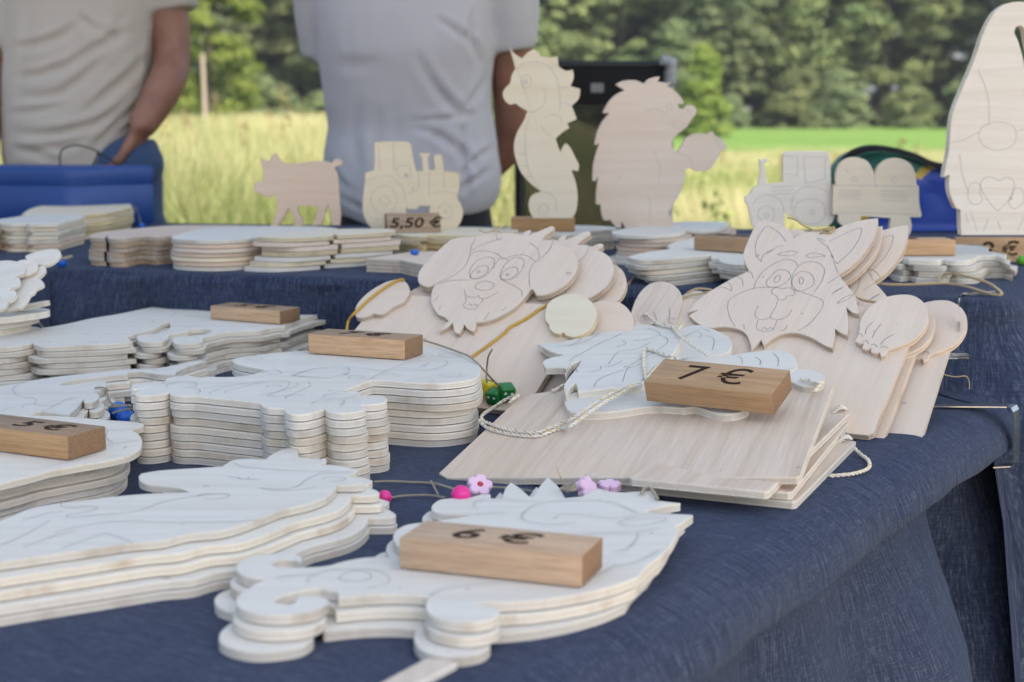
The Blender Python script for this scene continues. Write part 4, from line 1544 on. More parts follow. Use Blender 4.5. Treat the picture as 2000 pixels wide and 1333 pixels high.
add_lines(topA, ["1440,575 1370,620 1250,670 1150,690", "910,300 1000,240 1180,220 1400,230 1560,290", "910,300 930,330 1060,355 1220,345", "1090,325 1130,300 1250,300 1420,320 1600,300 1760,300", "o 1450,345 1520,325 1640,318 1720,325 1640,350 1520,358",
                 "1250,405 1400,400 1550,395 1680,378", "1560,405 1550,440 1500,490 1420,510", "400,750 480,710 640,690 820,680", "420,300 560,300 820,290", "660,260 640,240 700,215 840,215 1000,230", "1440,590 1560,560 1680,500"],
          A_TOP, (700, 900, 0.35))
block(FLAT(A_TOP), (780, 1110), (1137, 1148.5), 0.046, 0.0205, "oak block burnt with 6 €, nearest price block, on the curly sea creature stack", "6 €", -0.006, 0.033, OAK_PINK, 0.18)

# --- tall unicorn stack on the left
uniB = ("271,929.5! 276,925! 315,919 385,914.5 434,911! 455,899 483,896.5 518,897.5! 532,887 552,878 574,875 580,880 584,893! 602,896 638,896.5! 636,903 617,910! 640,908 670,911 699,918.5! 690,926 674,931! 690,932 705,937 711,942 706,946 686,947.5 657,947.5! 655,955 645,965 629,975 599,985 560,994 "
        "542,999 507,1013 437,1036 367,1043 315,1056 255,1061 140,1078 0,1098 -180,1126! -320,1150! -420,1120! -200,1068 0,1017 66,991 140,981 245,968 325,963 371,962! 350,954 315,949 287,946 273,939")
stack("unicorn_cutout", uniB, (0, 0, 1), Z_LOW, 5, 0.0066, 'white', "pale unicorn head cutout", "at the front left",
      ["340,525 345,540 400,550 480,540 535,545 530,560 440,580 380,590 375,605", "390,605 560,590 760,570 900,520 1050,490 1200,475", "300,690 420,660 560,635 720,625 900,630 1200,630 1450,620", "1280,375 1330,385 1390,390 1450,392", "1330,375 1335,388", "1390,378 1385,392",
       "1100,490 1130,475 1220,470 1280,480 1240,498 1140,500", "1450,440 1580,445 1660,430 1720,385 1800,360 1960,350", "1460,445 1600,455 1740,440 1770,432", "1310,300 1350,320 1500,335 1700,345 1870,345", "130,620 270,580 360,570", "0,760 140,700 280,620", "130,770 330,700 430,680", "340,780 500,720 590,690", "590,690 690,725 740,745", "1800,395 1820,380 1880,378 1930,385 1900,400 1840,405"],
      (0, 800, 0.35), moves=[(0.0125, -0.008, 0.3), (0.0155, -0.014, 0.6), (0.026, -0.022, -0.6), (0.027, -0.024, -0.8)])

# --- left stack with the 5 € block
roundC = ("280,828! 281,832 268,837 256,841! 268,846 275,854 277.5,864 273,877 252,890 210,900 136.5,913 94,921 63,930 0,945 -90,968 -200,985 -330,960! -420,880 -330,815! -200,803 -90,806 0,810 126,814 210,821 262,824")
stack("whale_cutout", roundC, (0, 0, 1), Z_LOW, 6, 0.0064, 'white', "pale rounded cutout", "in the left-edge stack under a 5 € block",
      ["950,690 1000,720 985,770 1010,810 1050,830", "1000,720 1120,722 1230,710", "940,860 1100,840 1280,815", "400,1060 620,1020 900,950"], (0, 690, 0.21),
      moves=[(-0.012, 0.006, 1.0), (-0.016, 0.008, -0.4), (-0.013, 0.007, 0.8), (-0.018, 0.006, 0.0), (-0.016, 0.009, 0.5)])
C_TOP = Z_LOW + 6*0.0064
block(FLAT(C_TOP), (-120, 866), (134, 899.5), 0.045, 0.0195, "oak block burnt with 5 €, at the far left edge on pale rounded cutouts", "5 €", 0.010, 0.030, OAK, 0.18, end=OAK_END, top=OAK_DARK, length=0.118)

# --- small winged stack between them
wingD = ("404,706! 385,706 357,710 315,718.5 279,721 248,721.5 210,726 147,732 84,740 0,755 -150,775 -240,800 -150,830 0,824! 80,803.5! 134,811! 150,797 163.5,779! 164.5,786 181,786 192,779 193,772 188,768 181,767.5! 200,761 208,753 207,747 199,743.5 178,746 147,751 120,753.5 117,751 147,742 189,737 231,732.5 249,731! 251,727! 277,726 304,731 344,733! 343,728! 365,717")
stack("dragon_cutout", wingD, (0, 0, 1), Z_LOW, 4, 0.0075, 'white', "small winged dragon cutout", "left of the round-lobed stack",
      ["270,260 160,300 120,350 180,400 300,420 340,440 320,480 400,490 500,490", "450,460 500,445 560,440", "20,540 60,520 150,500", "210,510 220,490 300,470", "400,545 480,505 600,440 720,415"], (0, 690, 0.21),
      moves=[(0.006, -0.010, 1.2), (0.012, -0.016, 2.0), (0.004, -0.022, 2.6)])

# --- big stack of nine in the middle left
dogE = ("256,757 262,750 280,747.5 322,745! 325,740 344,735 368,734 387,737.5! 410,736.5 440,736.5 470,735.5 500,730 520,722.5! 490,717 464,711.5 454,705 460,700.5 490,695.5 540,689.5 600,685 680,676 760,672.5 840,678 880,683 910,695 932,710 939,723 935,734 920,742 880,747.5 840,749 800,747 760,744 728,742.5! 700,752 672,763! "
        "684,763.5 700,766.5 704,771 698,776! 720,773 746,774 755.5,779 752,786 730,790 702,791! 712,794 714,799 700,804 672,807 646,805 634,799! 620,804 596,809 572,809.5 558,805 555,798! 540,797.5 520,796 510,791.5 508,787! 440,780 380,774 352,773.5 335,771 331,766.5! 320,770 290,773 268,772 264,767 274,761 290,758.5! 268,760 257.5,760")
E = stack("teddy_cutout", dogE, (0, 0, 1), Z_LOW, 9, 0.0071, 'white', "round-lobed cutout", "in the nine-high stack",
      ["430,490 430,465 500,440 620,430 700,440 720,460 690,480 600,490", "650,490 740,505 755,525 720,555", "850,555 850,540 980,490 1160,450 1400,425 1600,425 1620,460 1540,520 1400,570", "1000,540 1010,520 1130,490 1300,450 1400,440", "1400,490 1420,470 1500,465 1550,475 1530,485", "1340,555 1500,530 1650,490 1710,465 1700,445",
       "1360,350 1400,325 1490,320 1550,340 1510,360 1400,360", "1600,600 1590,580 1680,560 1780,560", "1650,370 1840,310 1990,290", "1650,370 1800,385 1990,392", "1200,210 1230,195 1340,190 1370,205 1300,220 1210,215", "1400,570 1600,565 1780,500 1835,460 1800,430", "780,490 900,480 1030,465"],
      (240, 660, 0.2), jit=0.0022, rot=0.5,
      moves=[(0.0, -0.001, 0.1), (0.001, 0.0, -0.2), (0.002, 0.001, 0.0), (-0.002, 0.002, 1.3), (-0.002, 0.003, 1.5), (-0.001, 0.002, 1.2), (0.000, 0.001, 1.4), (-0.001, 0.002, 1.7)])
E_TOP = Z_LOW + 9*0.0071
add_lines(E[0], ["60,470 160,430 300,400 480,390 590,395 612,420 560,450 400,495! 200,480 60,470", "o 610,480 680,468 770,480 720,495 640,498", "0,352 160,352 420,365 700,390 900,420 1110,470", "810,505 880,465 960,425 1050,390", "1060,380 1250,330 1400,318 1530,318 1570,345 1520,380 1380,420! 1200,400 1050,385", "1290,390 1400,340",
                "o 1490,460 1580,437 1690,448 1690,470 1590,480", "1170,525 1260,500 1380,498 1435,515 1400,530", "o 1490,265 1560,248 1650,250 1700,275 1600,290 1520,285", "620,310 680,300 780,295 830,305 760,325 660,325", "240,745 300,715 440,700 540,705 560,730 520,760", "360,680 370,655 480,635 600,630", "390,690 560,690 700,655"],
          E_TOP, (560, 640, 0.2))
block(FLAT(E_TOP), (602, 690), (791, 703.5), 0.042, 0.0205, "pinkish oak block burnt with 7 €, on the nine-high round-lobed stack", "7 €", -0.004, 0.030, OAK_PINK, 0.18, top=OAK_DARK)

# --- rear left stack with the 5 € block
dinoF = ("-200,682! 0,650 60,644 120,635 180,622 230,614 288,602 320,598 350,596.6 380,598 410,598 500,596 595,594.5 640,595 654.5,599 653,606 630,613 595,621 560,633! 556,639! 539,639.5 507,646 469,648! 444,649.5 432,652 399,660 395,668 378,671.5 346,672 338,668 336,662 350,658 385,656.5 409,649.5 413,644! 395,642.5 374.5,644 367,648! 336,653 329,656 325,664 308,668.5 280,668.5 268,663.5 268,656.5 287,653 308,652.5 329,644! 333,638 331,630! 315,634 301,643 273,651 245,658! 259,668.5! 210,673 140,676 87.5,677.5 70,674.5 64,670! 35,676 0,679 -200,692! -330,690!")
F = stack("dinosaur_cutout", dinoF, (0, 0, 1), Z_LOW, 7, 0.0066, 'white', "dinosaur cutout", "in the rear left low-table stack",
      ["800,960 960,975 1180,960 1260,970", "1450,870 1500,840 1440,810 1350,820", "1700,830 1850,790 2000,780", "340,1050 420,1030 490,1040 470,1055", "860,1050 890,1035 930,1050 950,1030", "1650,800 1720,760 1850,745"], (0, 460, 0.2),
      moves=[(0.006, -0.004, -1.0), (-0.006, -0.006, 0.4), (0.004, -0.002, 0.2), (-0.003, -0.006, 0.5), (0.014, 0.004, 0.3), (0.012, 0.0, 0.6)])
block(FLAT(Z_LOW + 7*0.0066), (411, 623), (547, 634), 0.044, 0.017, "oak block burnt with 5 €, on the dinosaur stack in front of the shelf", "5 €", -0.004, 0.030, OAK_PINK, 0.18, top=OAK_DARK)
# ------------------------------------------------------------------ sign boards
def leaning(br, zb, psi, phi, W, L):
    """frame of a board leaning back: br pixel of its lower right corner on height zb"""
    p = onz(br[0], br[1], zb)
    ps, ph = math.radians(psi), math.radians(phi)
    u = Vector((math.cos(ps), -math.sin(ps), 0))
    v = Vector((math.sin(ps)*math.cos(ph), math.cos(ps)*math.cos(ph), math.sin(ph)))
    return Frame(p - u*W, u, v)

def piece(root, frame, name, outline, crop, off, t, wood, lines=(), w=0.0009, lcrop=None, label=None, res=5):
    """a sawn piece glued on the sign: its back lies off above the frame's plane"""
    q = smooth([(*frame.hit(x, y, off + t), c) for x, y, c in path(outline, crop)], True, res)
    cx, cy = sum(a for a, b in q)/len(q), sum(b for a, b in q)/len(q)
    o = link(name, sheet_mesh(name, [(a-cx, b-cy) for a, b in q], t), PLY[wood], root, Matrix.Translation((cx, cy, off)))
    if label:
        o['label'] = label
    if lines:
        f2 = Frame(frame.o + frame.n*off, frame.u, frame.v)
        pencil(o, lines, f2, t, (cx, cy), lcrop or crop, w, PENCIL)
    return o

T = 0.0062
def rect(W, L, r=0.004):
    return [(r, 0), (W-r, 0), (W, r), (W, L-r), (W-r, L), (r, L), (0, L-r), (0, r)]

# --- dog sign
fD = leaning((1025, 815), Z_LOW + 0.001, 28, 30, 0.272, 0.183)
dog = empty("dog_sign", matrix=fD.matrix())
link("board", sheet_mesh("board", rect(0.272, 0.183), T), PLY['sign'], dog)
KD = (660, 430, 0.3)
piece(dog, fD, "dog_head", "520,375 530,335 560,290 640,210 720,140 780,115 880,108 930,96! 1000,85 1060,90 1140,85 1195,100! 1225,72 1255,68 1242,100! 1320,68 1390,40 1410,58 1350,100 1325,130! 1390,130 1450,155 1530,200 1560,260 1560,310 1530,370 1470,430 1390,475 1330,490 1292,490! 1270,452! 1255,452 1220,500 1150,570 1050,630 960,662 900,668! 897,700 880,725! 850,714 820,678! 812,705 790,740! 762,732 745,668! 715,698 662,724! 690,680 722,658! 690,632 650,615 615,560 605,500 615,450 636,412! 600,435 560,430 530,412",
      KD, T, T, 'sign', [
      "o 865,380 860,330 900,270 960,245 1010,250 1018,285 985,340 930,380", "o 865,375 875,340 920,305 965,300 980,322 955,358 900,382", "o 907,338 915,331 926,336 920,344 910,345", "o 1055,365 1075,310 1120,260 1175,245 1210,265 1205,310 1160,370 1105,395 1065,385",
      "o 1060,375 1085,330 1130,310 1168,315 1165,350 1120,385 1080,388", "o 1096,356 1104,350 1114,355 1108,363 1098,363", "o 895,430 930,405 980,402 1015,420 1000,448 950,460 905,450", "825,455 830,490 850,500 890,505 920,490", "915,490 925,510 960,512 1010,490 1045,468",
      "830,500 835,530 818,555 830,575 870,582 905,575 915,555 940,530 945,510", "840,560 860,548 875,560 895,550 905,562", "895,120 870,170 855,240 820,310 740,370 645,410", "1400,135 1380,190 1320,250 1270,290 1245,350 1250,440", "860,235 900,205 980,205 1040,225 1075,255", "1080,255 1140,235 1220,230 1285,270",
      "1010,320 1040,265 1075,250 1105,262", "1060,390 1150,430 1195,465 1200,500", "640,420 740,395 860,392", "870,200 940,160 1040,130 1070,110", "1310,250 1300,190 1250,150", "655,490 640,515 620,530", "670,562 655,590", "985,600 970,625 950,655", "1095,565 1085,580 1062,590", "1030,90 1040,130 1070,125"], 0.0007)
pawL = "110,600 130,540 200,470 300,410 390,385 430,395 460,430 465,470 430,530 370,560 345,575! 320,595 280,615 228,610! 200,625 160,635 120,630"
pawR = "1350,600 1370,540 1440,495 1530,480 1610,500 1665,550 1685,610 1660,690 1600,740 1540,760 1490,752 1467,730! 1440,742 1400,730 1377,702 1375,682! 1350,650"
piece(dog, fD, "paw", pawL, KD, T, T, 'pink')
piece(dog, fD, "paw", pawR, KD, T, T, 'yellow', label="yellowish paw")
tag(dog, "front dog name sign with drawn eyes and a yellow cord over its paw", "wooden sign", "dog signs leaning against the shelf")
for k, (dx, dy, dn, rz, lab) in enumerate(((1178, 594, -0.0128, -0.02, "second dog name sign, its ear and paw peeking out behind the front one"), (1196, 600, -0.0256, -0.03, "rearmost dog name sign, mostly hidden behind the two others"))):
    c = copy_tree(dog)
    for ch in c.children:
        if ch.name.startswith("paw") and ch.get('label'):
            del ch['label']
            ch.data = ch.data.copy()
            ch.data.materials.clear()
            for m in PLY['pink']:
                ch.data.materials.append(m)
    a_, b_ = fD.hit(dx, dy), fD.hit(1115, 605)
    c.matrix_basis = Matrix.Translation(fD.u*(a_[0]-b_[0]) + fD.v*(a_[1]-b_[1]) + fD.n*dn) @ fD.matrix() @ Matrix.Rotation(rz, 4, 'Z')
    c['label'] = lab

# --- cat sign
fC = leaning((1705, 861), Z_LOW + 0.001, 28, 28, 0.268, 0.212)
cat = empty("cat_sign", matrix=fC.matrix())
link("board", sheet_mesh("board", rect(0.268, 0.212), T), PLY['sign'], cat)
KC = (1220, 420, 0.35)
piece(cat, fC, "cat_head", "745,38 790,32 860,48 905,72 930,100 945,130! 985,108 1040,90 1105,86! 1080,112! 1150,90 1250,50 1350,25 1413,18! 1410,60 1385,140 1330,220 1260,290 1193,332! 1240,390 1280,450 1300,510 1306,553! 1272,545 1237,515! 1245,560 1250,620 1243,673! 1210,660 1173,635! 1174,680 1160,745! 1120,730 1040,685 960,660 880,665 820,695 775,730! 760,696! 735,728 706,758! 700,720 680,670 640,640 560,625 470,630 400,600 358,562! 385,545 412,532! 375,538 352,545! 380,505 440,450 520,400 600,355 695,312! 680,290 665,250 663,210 690,140 718,80",
      KC, T, T, 'sign', [
      "o 820,340 850,312 890,308 920,325 925,350 890,385 840,405 800,400 790,375", "o 835,375 840,350 862,338 868,355 850,378", "o 945,345 975,320 1020,320 1050,345 1055,385 1020,415 970,425 940,400 935,370", "o 975,375 978,352 990,350 997,370 988,388 978,386",
      "720,415 735,370 780,310 850,265 910,250 950,262 965,285", "935,410 930,370 945,320 985,275 1040,262 1090,275 1115,310 1100,370 1060,430", "o 820,425 840,408 880,412 920,408 948,425 940,450 905,455 895,472 860,475 848,455 825,442",
      "580,480 640,440 720,412 800,405 860,408", "930,415 1010,440 1080,465 1110,490 1090,540 1030,610 965,650", "580,480 575,520 590,580 618,625", "855,480 840,520 815,560 820,580 860,585 905,570 935,530", "745,510 728,550 740,578 780,585 815,572", "745,588 735,625 750,645 800,652 830,640 850,590", "765,640 780,630 795,640 815,630 828,640",
      "760,262 735,230 730,170 755,110 795,65 860,100 900,150", "760,262 780,220 830,195 790,218! 850,180 885,172", "1140,150 1200,120 1280,85 1322,78 1310,130 1265,200 1185,275", "1185,275 1150,225! 1165,240 1130,175! 1110,165 1075,130 1120,145", "o 855,222 890,208 940,203 962,212 930,228 880,226", "o 1015,228 1040,215 1080,218 1120,232 1070,235 1030,240",
      "625,345 655,360 660,400", "560,370 590,390 598,428", "700,315 712,335 715,358", "520,410 555,405 590,425", "1130,385 1160,365 1195,345", "1155,445 1185,420 1220,405 1160,438", "1185,495 1220,465 1275,445 1240,475 1190,495", "1165,260 1180,300 1190,325", "665,610 668,640", "870,650 895,640 908,615"], 0.0007)
cpR = "1310,640 1315,590 1360,520 1440,465 1530,445 1610,450 1670,490 1695,550 1680,620 1620,690 1540,730 1475,752 1455,780 1430,788! 1422,768! 1400,772 1375,765 1378,742! 1350,752 1326,742 1335,718! 1305,716 1288,702 1300,680!"
cpL = "35,600 40,530 80,440 140,385 210,370 270,390 310,430 320,480 300,550 275,608 235,616 215,604! 185,616 160,604! 120,618 85,606! 60,615"
piece(cat, fC, "paw", cpR, KC, T, T, 'sign', ["1385,600 1355,625 1342,668", "1430,610 1400,650 1380,690", "1500,668 1460,690 1425,725", "1295,665 1320,665 1328,682", "1328,710 1350,702 1360,720", "1372,730 1395,722 1410,742", "1428,742 1450,735 1470,748"], 0.0008)
piece(cat, fC, "paw", cpL, KC, T, T, 'board', ["160,540 175,575 180,610", "250,520 252,560 245,600 270,605", "245,580 265,578 280,585", "105,560 112,590"], 0.0008)
tag(cat, "front cat name sign with the full drawn cat face", "wooden sign", "cat signs leaning against the shelf")
# its neighbours
for k, (du, dv, dn, rz, lab) in enumerate(((0.0065, 0.004, -0.0145, 0.01, "second cat name sign, tight behind the front one with one ear showing"), (0.037, 0.026, -0.028, 0.03, "rearmost cat name sign, shifted right with its paw and ear showing"))):
    c = copy_tree(cat)
    c.matrix_basis = Matrix.Translation(fC.u*du + fC.v*dv + fC.n*dn) @ fC.matrix() @ Matrix.Rotation(rz, 4, 'Z')
    c['label'] = lab

# ------------------------------------------------------------------ the 7 € name boards
def on(frame, x, y, h=0.0):
    a, b = frame.hit(x, y, h)
    return frame.o + frame.u*a + frame.v*b + frame.n*h

FR = ony(1562, 932, 1.20)
FL = ony(848, 934, 1.30)
BR = ony(1631, 749, 1.43)
uH = (FR - FL)
vH = (BR - FR)
fH = Frame(FL, uH, vH)
WH, LH = uH.length, (vH - fH.u*vH.dot(fH.u)).length
fH.o = fH.o - fH.n*T
hen = empty("hen_sign", matrix=fH.matrix())
link("board", sheet_mesh("board", [(0.012, 0), (WH-0.003, 0), (WH, 0.003), (WH, LH-0.004), (WH-0.004, LH), (0.045, LH), (0.018, LH-0.014), (0.008, LH-0.035), (0.0, 0.012)], T), PLY['board'], hen)
KH = (1020, 600, 0.35)
piece(hen, fH, "wing", "880,292 1000,278 1130,275 1250,255 1400,240 1490,255 1530,300 1525,345 1450,370 1300,380 1100,400 900,370 840,330", KH, T, 0.0072, 'white', ["1200,275 1225,290 1228,318", "1300,280 1330,300 1325,325", "1400,260 1430,290 1425,330"], 0.0007)
piece(hen, fH, "foot", "1500,350 1560,345 1620,350 1680,380 1684,415 1640,440 1560,440 1480,400", KH, T, 0.006, 'white')
piece(hen, fH, "belly", "235,520 250,495 300,475 400,460 500,440 640,420 800,400 1000,400 1200,470 1260,560 1200,590 1100,595 1020,572 960,555 900,562 850,558 700,555 550,578 400,590 280,585 242,552", KH, T, 0.0072, 'white')
piece(hen, fH, "second_wing", "840,170 880,130 940,104 1000,102 1080,130 1150,168 1170,215 1140,255 1080,272 960,280 880,300 820,260", KH, T, 0.0072, 'white', ["905,170 960,140 1000,150 990,175", "1020,160 1070,180 1060,240", "950,135 1010,125 1050,140"], 0.0007)
piece(hen, fH, "hen_body", "88,205! 130,197 200,200 330,168! 450,125 550,105 600,86 680,96 780,112 850,130 880,165 875,210 830,270 780,320 700,400 640,440 500,450 400,462 312,470! 300,425 268,445 245,490! 232,450 242,420 272,380 318,322 318,300! 275,318 238,375! 236,340 130,340! 116,305 160,282 240,268! 150,245", KH, T + 0.0072, 0.0072, 'white',
      ["340,165 300,200 260,220", "440,140 380,180 330,200 260,215 190,220", "260,300 420,210 520,165 580,140", "400,450 420,410 480,380 600,340 660,320", "370,365 430,350 440,330", "460,335 500,330 560,300", "480,320 540,250 640,235 720,195", "620,190 700,180 760,160 800,170 810,200 740,250 600,330 560,420", "700,120 760,140 770,160", "330,300 300,345 310,365", "520,225 580,205 560,190", "740,330 690,390 660,420"], 0.0007)
tag(hen, "striped name board with pale hen cutout and gold-flecked cord under the 7 € block", "wooden sign", "hen name boards in the stack on the right")
# boards under it
def flat_board(fr, br_, z, W, lab, t=0.0062):
    a, b = onz(fr[0], fr[1], z + t), onz(br_[0], br_[1], z + t)
    v = (b - a); L = v.length
    u = Vector((v.y, -v.x, 0)).normalized()
    f = Frame(a - u*W - Vector((0, 0, t)), u, v)
    o = link("name_board", sheet_mesh("name_board", rect(W, L, 0.003), t), PLY['board'], None, f.matrix())
    tag(o, lab, "wooden board", "plain boards under the hen sign")
    for q in (-1,):
        # cord knotted through the corner hole
        c = Vector((W - 0.012, L - 0.012, t))
        kn = twisted("cord_knot", curve3([c + Vector((-0.004, -0.004, -0.001)), c + Vector((0.003, 0, 0.005)), c + Vector((0.008, 0.006, 0.003)), c + Vector((0.003, 0.004, 0.006)), c + Vector((-0.002, 0.001, 0.001))], 5), 0.0018, 2, 0.006, 5)
        link("cord_knot", kn, [WHITE_CORD], o)
    return f, o
bf, _ = flat_board((1554, 981), (1673, 862), Z_LOW + 0.0005, 0.225, "bottom plain board under the hen sign, its cord looping onto the cloth")
flat_board((1546, 963), (1661, 822), Z_LOW + 0.0075, 0.175, "middle plain board under the hen sign")
flat_board((1500, 961), (1662, 804), Z_LOW + 0.0145, 0.115, "upper plain board under the hen sign, turned furthest left")

# --- 7 € block lying on the hen
fB = Frame(fH.o + fH.n*(T + 0.0144 + 0.0005), fH.u, fH.v)
pb_ = fB.o + fB.u*fB.hit(1263, 784)[0] + fB.v*fB.hit(1263, 784)[1]
fB = Frame(pb_, fH.u, fH.v*math.cos(0.20) + fH.n*math.sin(0.20))
block(fB, (1263, 784), (1512, 811), 0.046, 0.0205, "golden oak block burnt with large 7 €, lying on the hen cutout", "7 €", -0.004, 0.039, OAK, 0.12, bold=0.0)

# ------------------------------------------------------------------ standing cutouts on the shelf
def standing(name, outline, crop, Y, t, wood, label, lines=(), lcrop=None, w=0.0007, yaw=0.0, ax=0.0, pm=None):
    a = math.radians(yaw)
    f = Frame((ax, Y, 0), (math.cos(a), math.sin(a), 0), (0, 0, 1))
    return cutout(name, outline, crop, f, t, wood, label, "wooden cutout", None, lines, lcrop, 5, w, pm)
K1, K2, K3 = (0, 0, 0.35035), (600, 0, 0.35035), (1300, 0, 0.35035)
standing("pig_cutout", "1450,885! 1490,900 1505,893! 1518,866 1535,855! 1562,900! 1600,915 1680,910 1760,898 1830,905 1852,910! 1858,893! 1882,888 1905,902 1905,920 1880,928 1862,942! 1880,970 1890,1050 1895,1150 1900,1200 1895,1258! 1850,1258! 1842,1180 1828,1140! 1818,1180 1790,1258! 1740,1258! 1765,1190 1768,1150! 1720,1152 1660,1150! 1665,1190 1688,1225 1685,1262! 1640,1262! 1640,1220 1608,1160! 1590,1200 1550,1262! 1507,1262! 1540,1190 1545,1130 1530,1090! 1490,1100 1460,1085 1425,1070 1415,1045 1425,1020 1455,1012 1470,985 1465,950",
         K1, 2.40, 0.010, 'brown', "small tan pig cutout standing on the shelf at the left")
standing("tractor_cutout", "375,800 388,794 480,790 558,792 578,808! 590,880 607,955! 645,955! 640,878! 628,870 628,855! 682,855! 682,868 672,880! 680,950! 712,950! 705,870! 722,862 748,865! 756,900 762,956! 800,958 838,964 850,980 848,1050 835,1090 838,1112! 860,1150 868,1190 855,1240 820,1285 780,1300 720,1285 690,1240 680,1180 688,1150! 622,1150! 615,1168! 560,1168! 553,1150! 550,1200 520,1260 460,1300 400,1300 345,1260 315,1200 308,1140 315,1060 322,1010! 322,966! 372,950! 376,880",
         K2, 2.42, 0.010, 'yellow', "pale tractor cutout without trailer standing in front of the T-shirt",
         ["o 355,1120 375,1060 430,1038 480,1060 500,1130 475,1180 430,1195 380,1170", "o 405,1120 430,1090 460,1120 435,1150", "322,1010 400,985 470,990 530,1050 552,1130", "o 730,1180 750,1140 790,1145 810,1180 790,1215 750,1215", "o 762,1182 772,1172 782,1184 772,1194", "500,925! 575,925! 578,1000! 505,990! 500,925", "400,820 405,950", "480,800 485,960", "620,960 622,1060! 560,1080", "680,960 680,1100", "700,1080 760,1070 840,1085", "760,960 765,1060"])
standing("seahorse_cutout", "1115,232! 1145,290 1198,328! 1228,295 1265,275! 1292,298 1302,316! 1350,322 1396,315! 1402,372! 1440,395 1480,390! 1486,430 1468,482! 1522,497! 1515,550 1475,592! 1490,630 1503,665! 1450,690! 1462,715! 1430,735 1405,755 1385,775! 1400,820 1414,852! 1425,820 1445,802 1470,830 1495,880 1515,920 1510,957! 1480,950 1475,957! 1495,1010 1507,1080 1505,1150 1490,1200 1470,1219! 1400,1219 1262,1219! 1240,1180 1235,1130 1255,1090 1303,1070! 1240,1020 1190,960 1160,880 1152,810 1170,740 1210,670 1227,620! 1190,600 1160,580 1130,585 1100,560 1090,520 1105,490 1130,465 1140,420 1160,385! 1140,310",
         K2, 2.32, 0.010, 'yellow', "tall pale seahorse cutout with a unicorn horn standing on an oak block",
         ["o 1195,450 1205,425 1225,420 1248,440 1245,475 1225,490 1200,480", "o 1205,455 1215,440 1225,450 1220,468 1208,468", "o 1212,456 1216,452 1219,457 1215,460", "1165,385 1185,380 1200,350", "1200,360 1270,345 1340,370 1385,430 1405,510 1410,600 1405,620", "1320,490 1330,550 1305,600 1260,625 1228,622", "1325,655 1370,640 1410,655 1420,690", "1300,700 1330,740 1380,775", "1245,640 1220,720 1215,830 1230,930 1265,1010 1300,1060", "1165,850 1220,862", "1180,920 1230,928", "1215,985 1255,985", "1300,1070 1350,1080 1385,1120 1390,1180", "1340,1210 1300,1195 1292,1160 1320,1140 1345,1160 1335,1185 1318,1180", "1350,385 1385,360 1400,370", "1395,480 1430,490 1468,480", "1405,570 1440,580 1475,592"])
standing("hedgehog_cutout", "1202,166! 1216,158.5 1240,157 1258,164! 1265,156 1278,151 1288.5,150! 1287,156 1283,159! 1300,162 1312,162 1303,168! 1318,178 1330,190 1336,203! 1324,204! 1327,212 1335,213! 1338,208 1346,205.5 1354,207 1360,214 1358,225 1352,231 1342,248 1321,265 1312,278 1314,291 1322,297! 1331,285 1338,271 1356,262 1384,262! 1388,258 1394,259 1396,264! 1412,274 1421,290! 1408,295! 1401,311 1387,330 1366,336 1347,328! 1337,335 1337,350 1328,378 1310,409 1306,416 1314,432 1316,446! 1222,447! 1218,440 1214,433! 1213,446! 1204,446! 1196,436 1190,428! 1189,431! 1179,430 1174,416 1173,398! 1171,401! 1164,399! 1164,378 1168,345! 1163,354! 1157,353! 1159,318 1171,278! 1165,284! 1161,283! 1166,259 1176,238 1190,221! 1180,222! 1177,221! 1188,200 1203,185 1220,177!",
         (0, 0, 1), 2.36, 0.010, 'pink', "large pinkish hedgehog cutout holding a hen in its paw",
         ["o 1302,208 1308,203 1313,208 1309,214 1303,213", "1262,218 1280,213 1300,222", "1312,243 1325,252 1337,243", "1340,212 1352,226", "1276,292 1290,330 1284,360", "1322,297 1345,308 1352,325", "1262,380 1270,400 1268,440", "1376,279 1385,285", "1394,262 1401,280 1408,292"], w=0.0007)
standing("tractor_cutout", "520,1030! 521,1000 532,972! 525,890! 570,888! 568,905! 551,908! 560,990 568,1025! 620,1022 655,1015! 655,870 665,852 700,845 890,845 912,855 918,880 925,1090! 940,1140 945,1200 920,1250 870,1265 800,1262 740,1235! 700,1205 665,1190! 662,1240 640,1290 590,1310 540,1305 490,1265 470,1195 460,1150 445,1130 445,1100 470,1085 480,1065",
         K3, 2.18, 0.010, 'white', "pale tractor cutout standing left of its trailer behind the cat sign",
         ["o 715,1180 740,1130 800,1110 870,1130 890,1190 860,1240 800,1250 740,1230", "o 805,1183 816,1170 828,1183 816,1196", "700,1170 710,1100 760,1050 840,1045 910,1080 935,1140", "480,1150 520,1100 580,1090 640,1120 662,1180", "o 515,1200 530,1160 580,1150 605,1190 590,1235 545,1240", "o 550,1200 562,1186 575,1200 562,1214", "770,875! 890,875! 888,1000! 780,1025! 770,875", "660,870! 735,875! 735,980! 665,970", "585,1045 715,1040", "590,1065 712,1060", "595,1085 710,1080"])
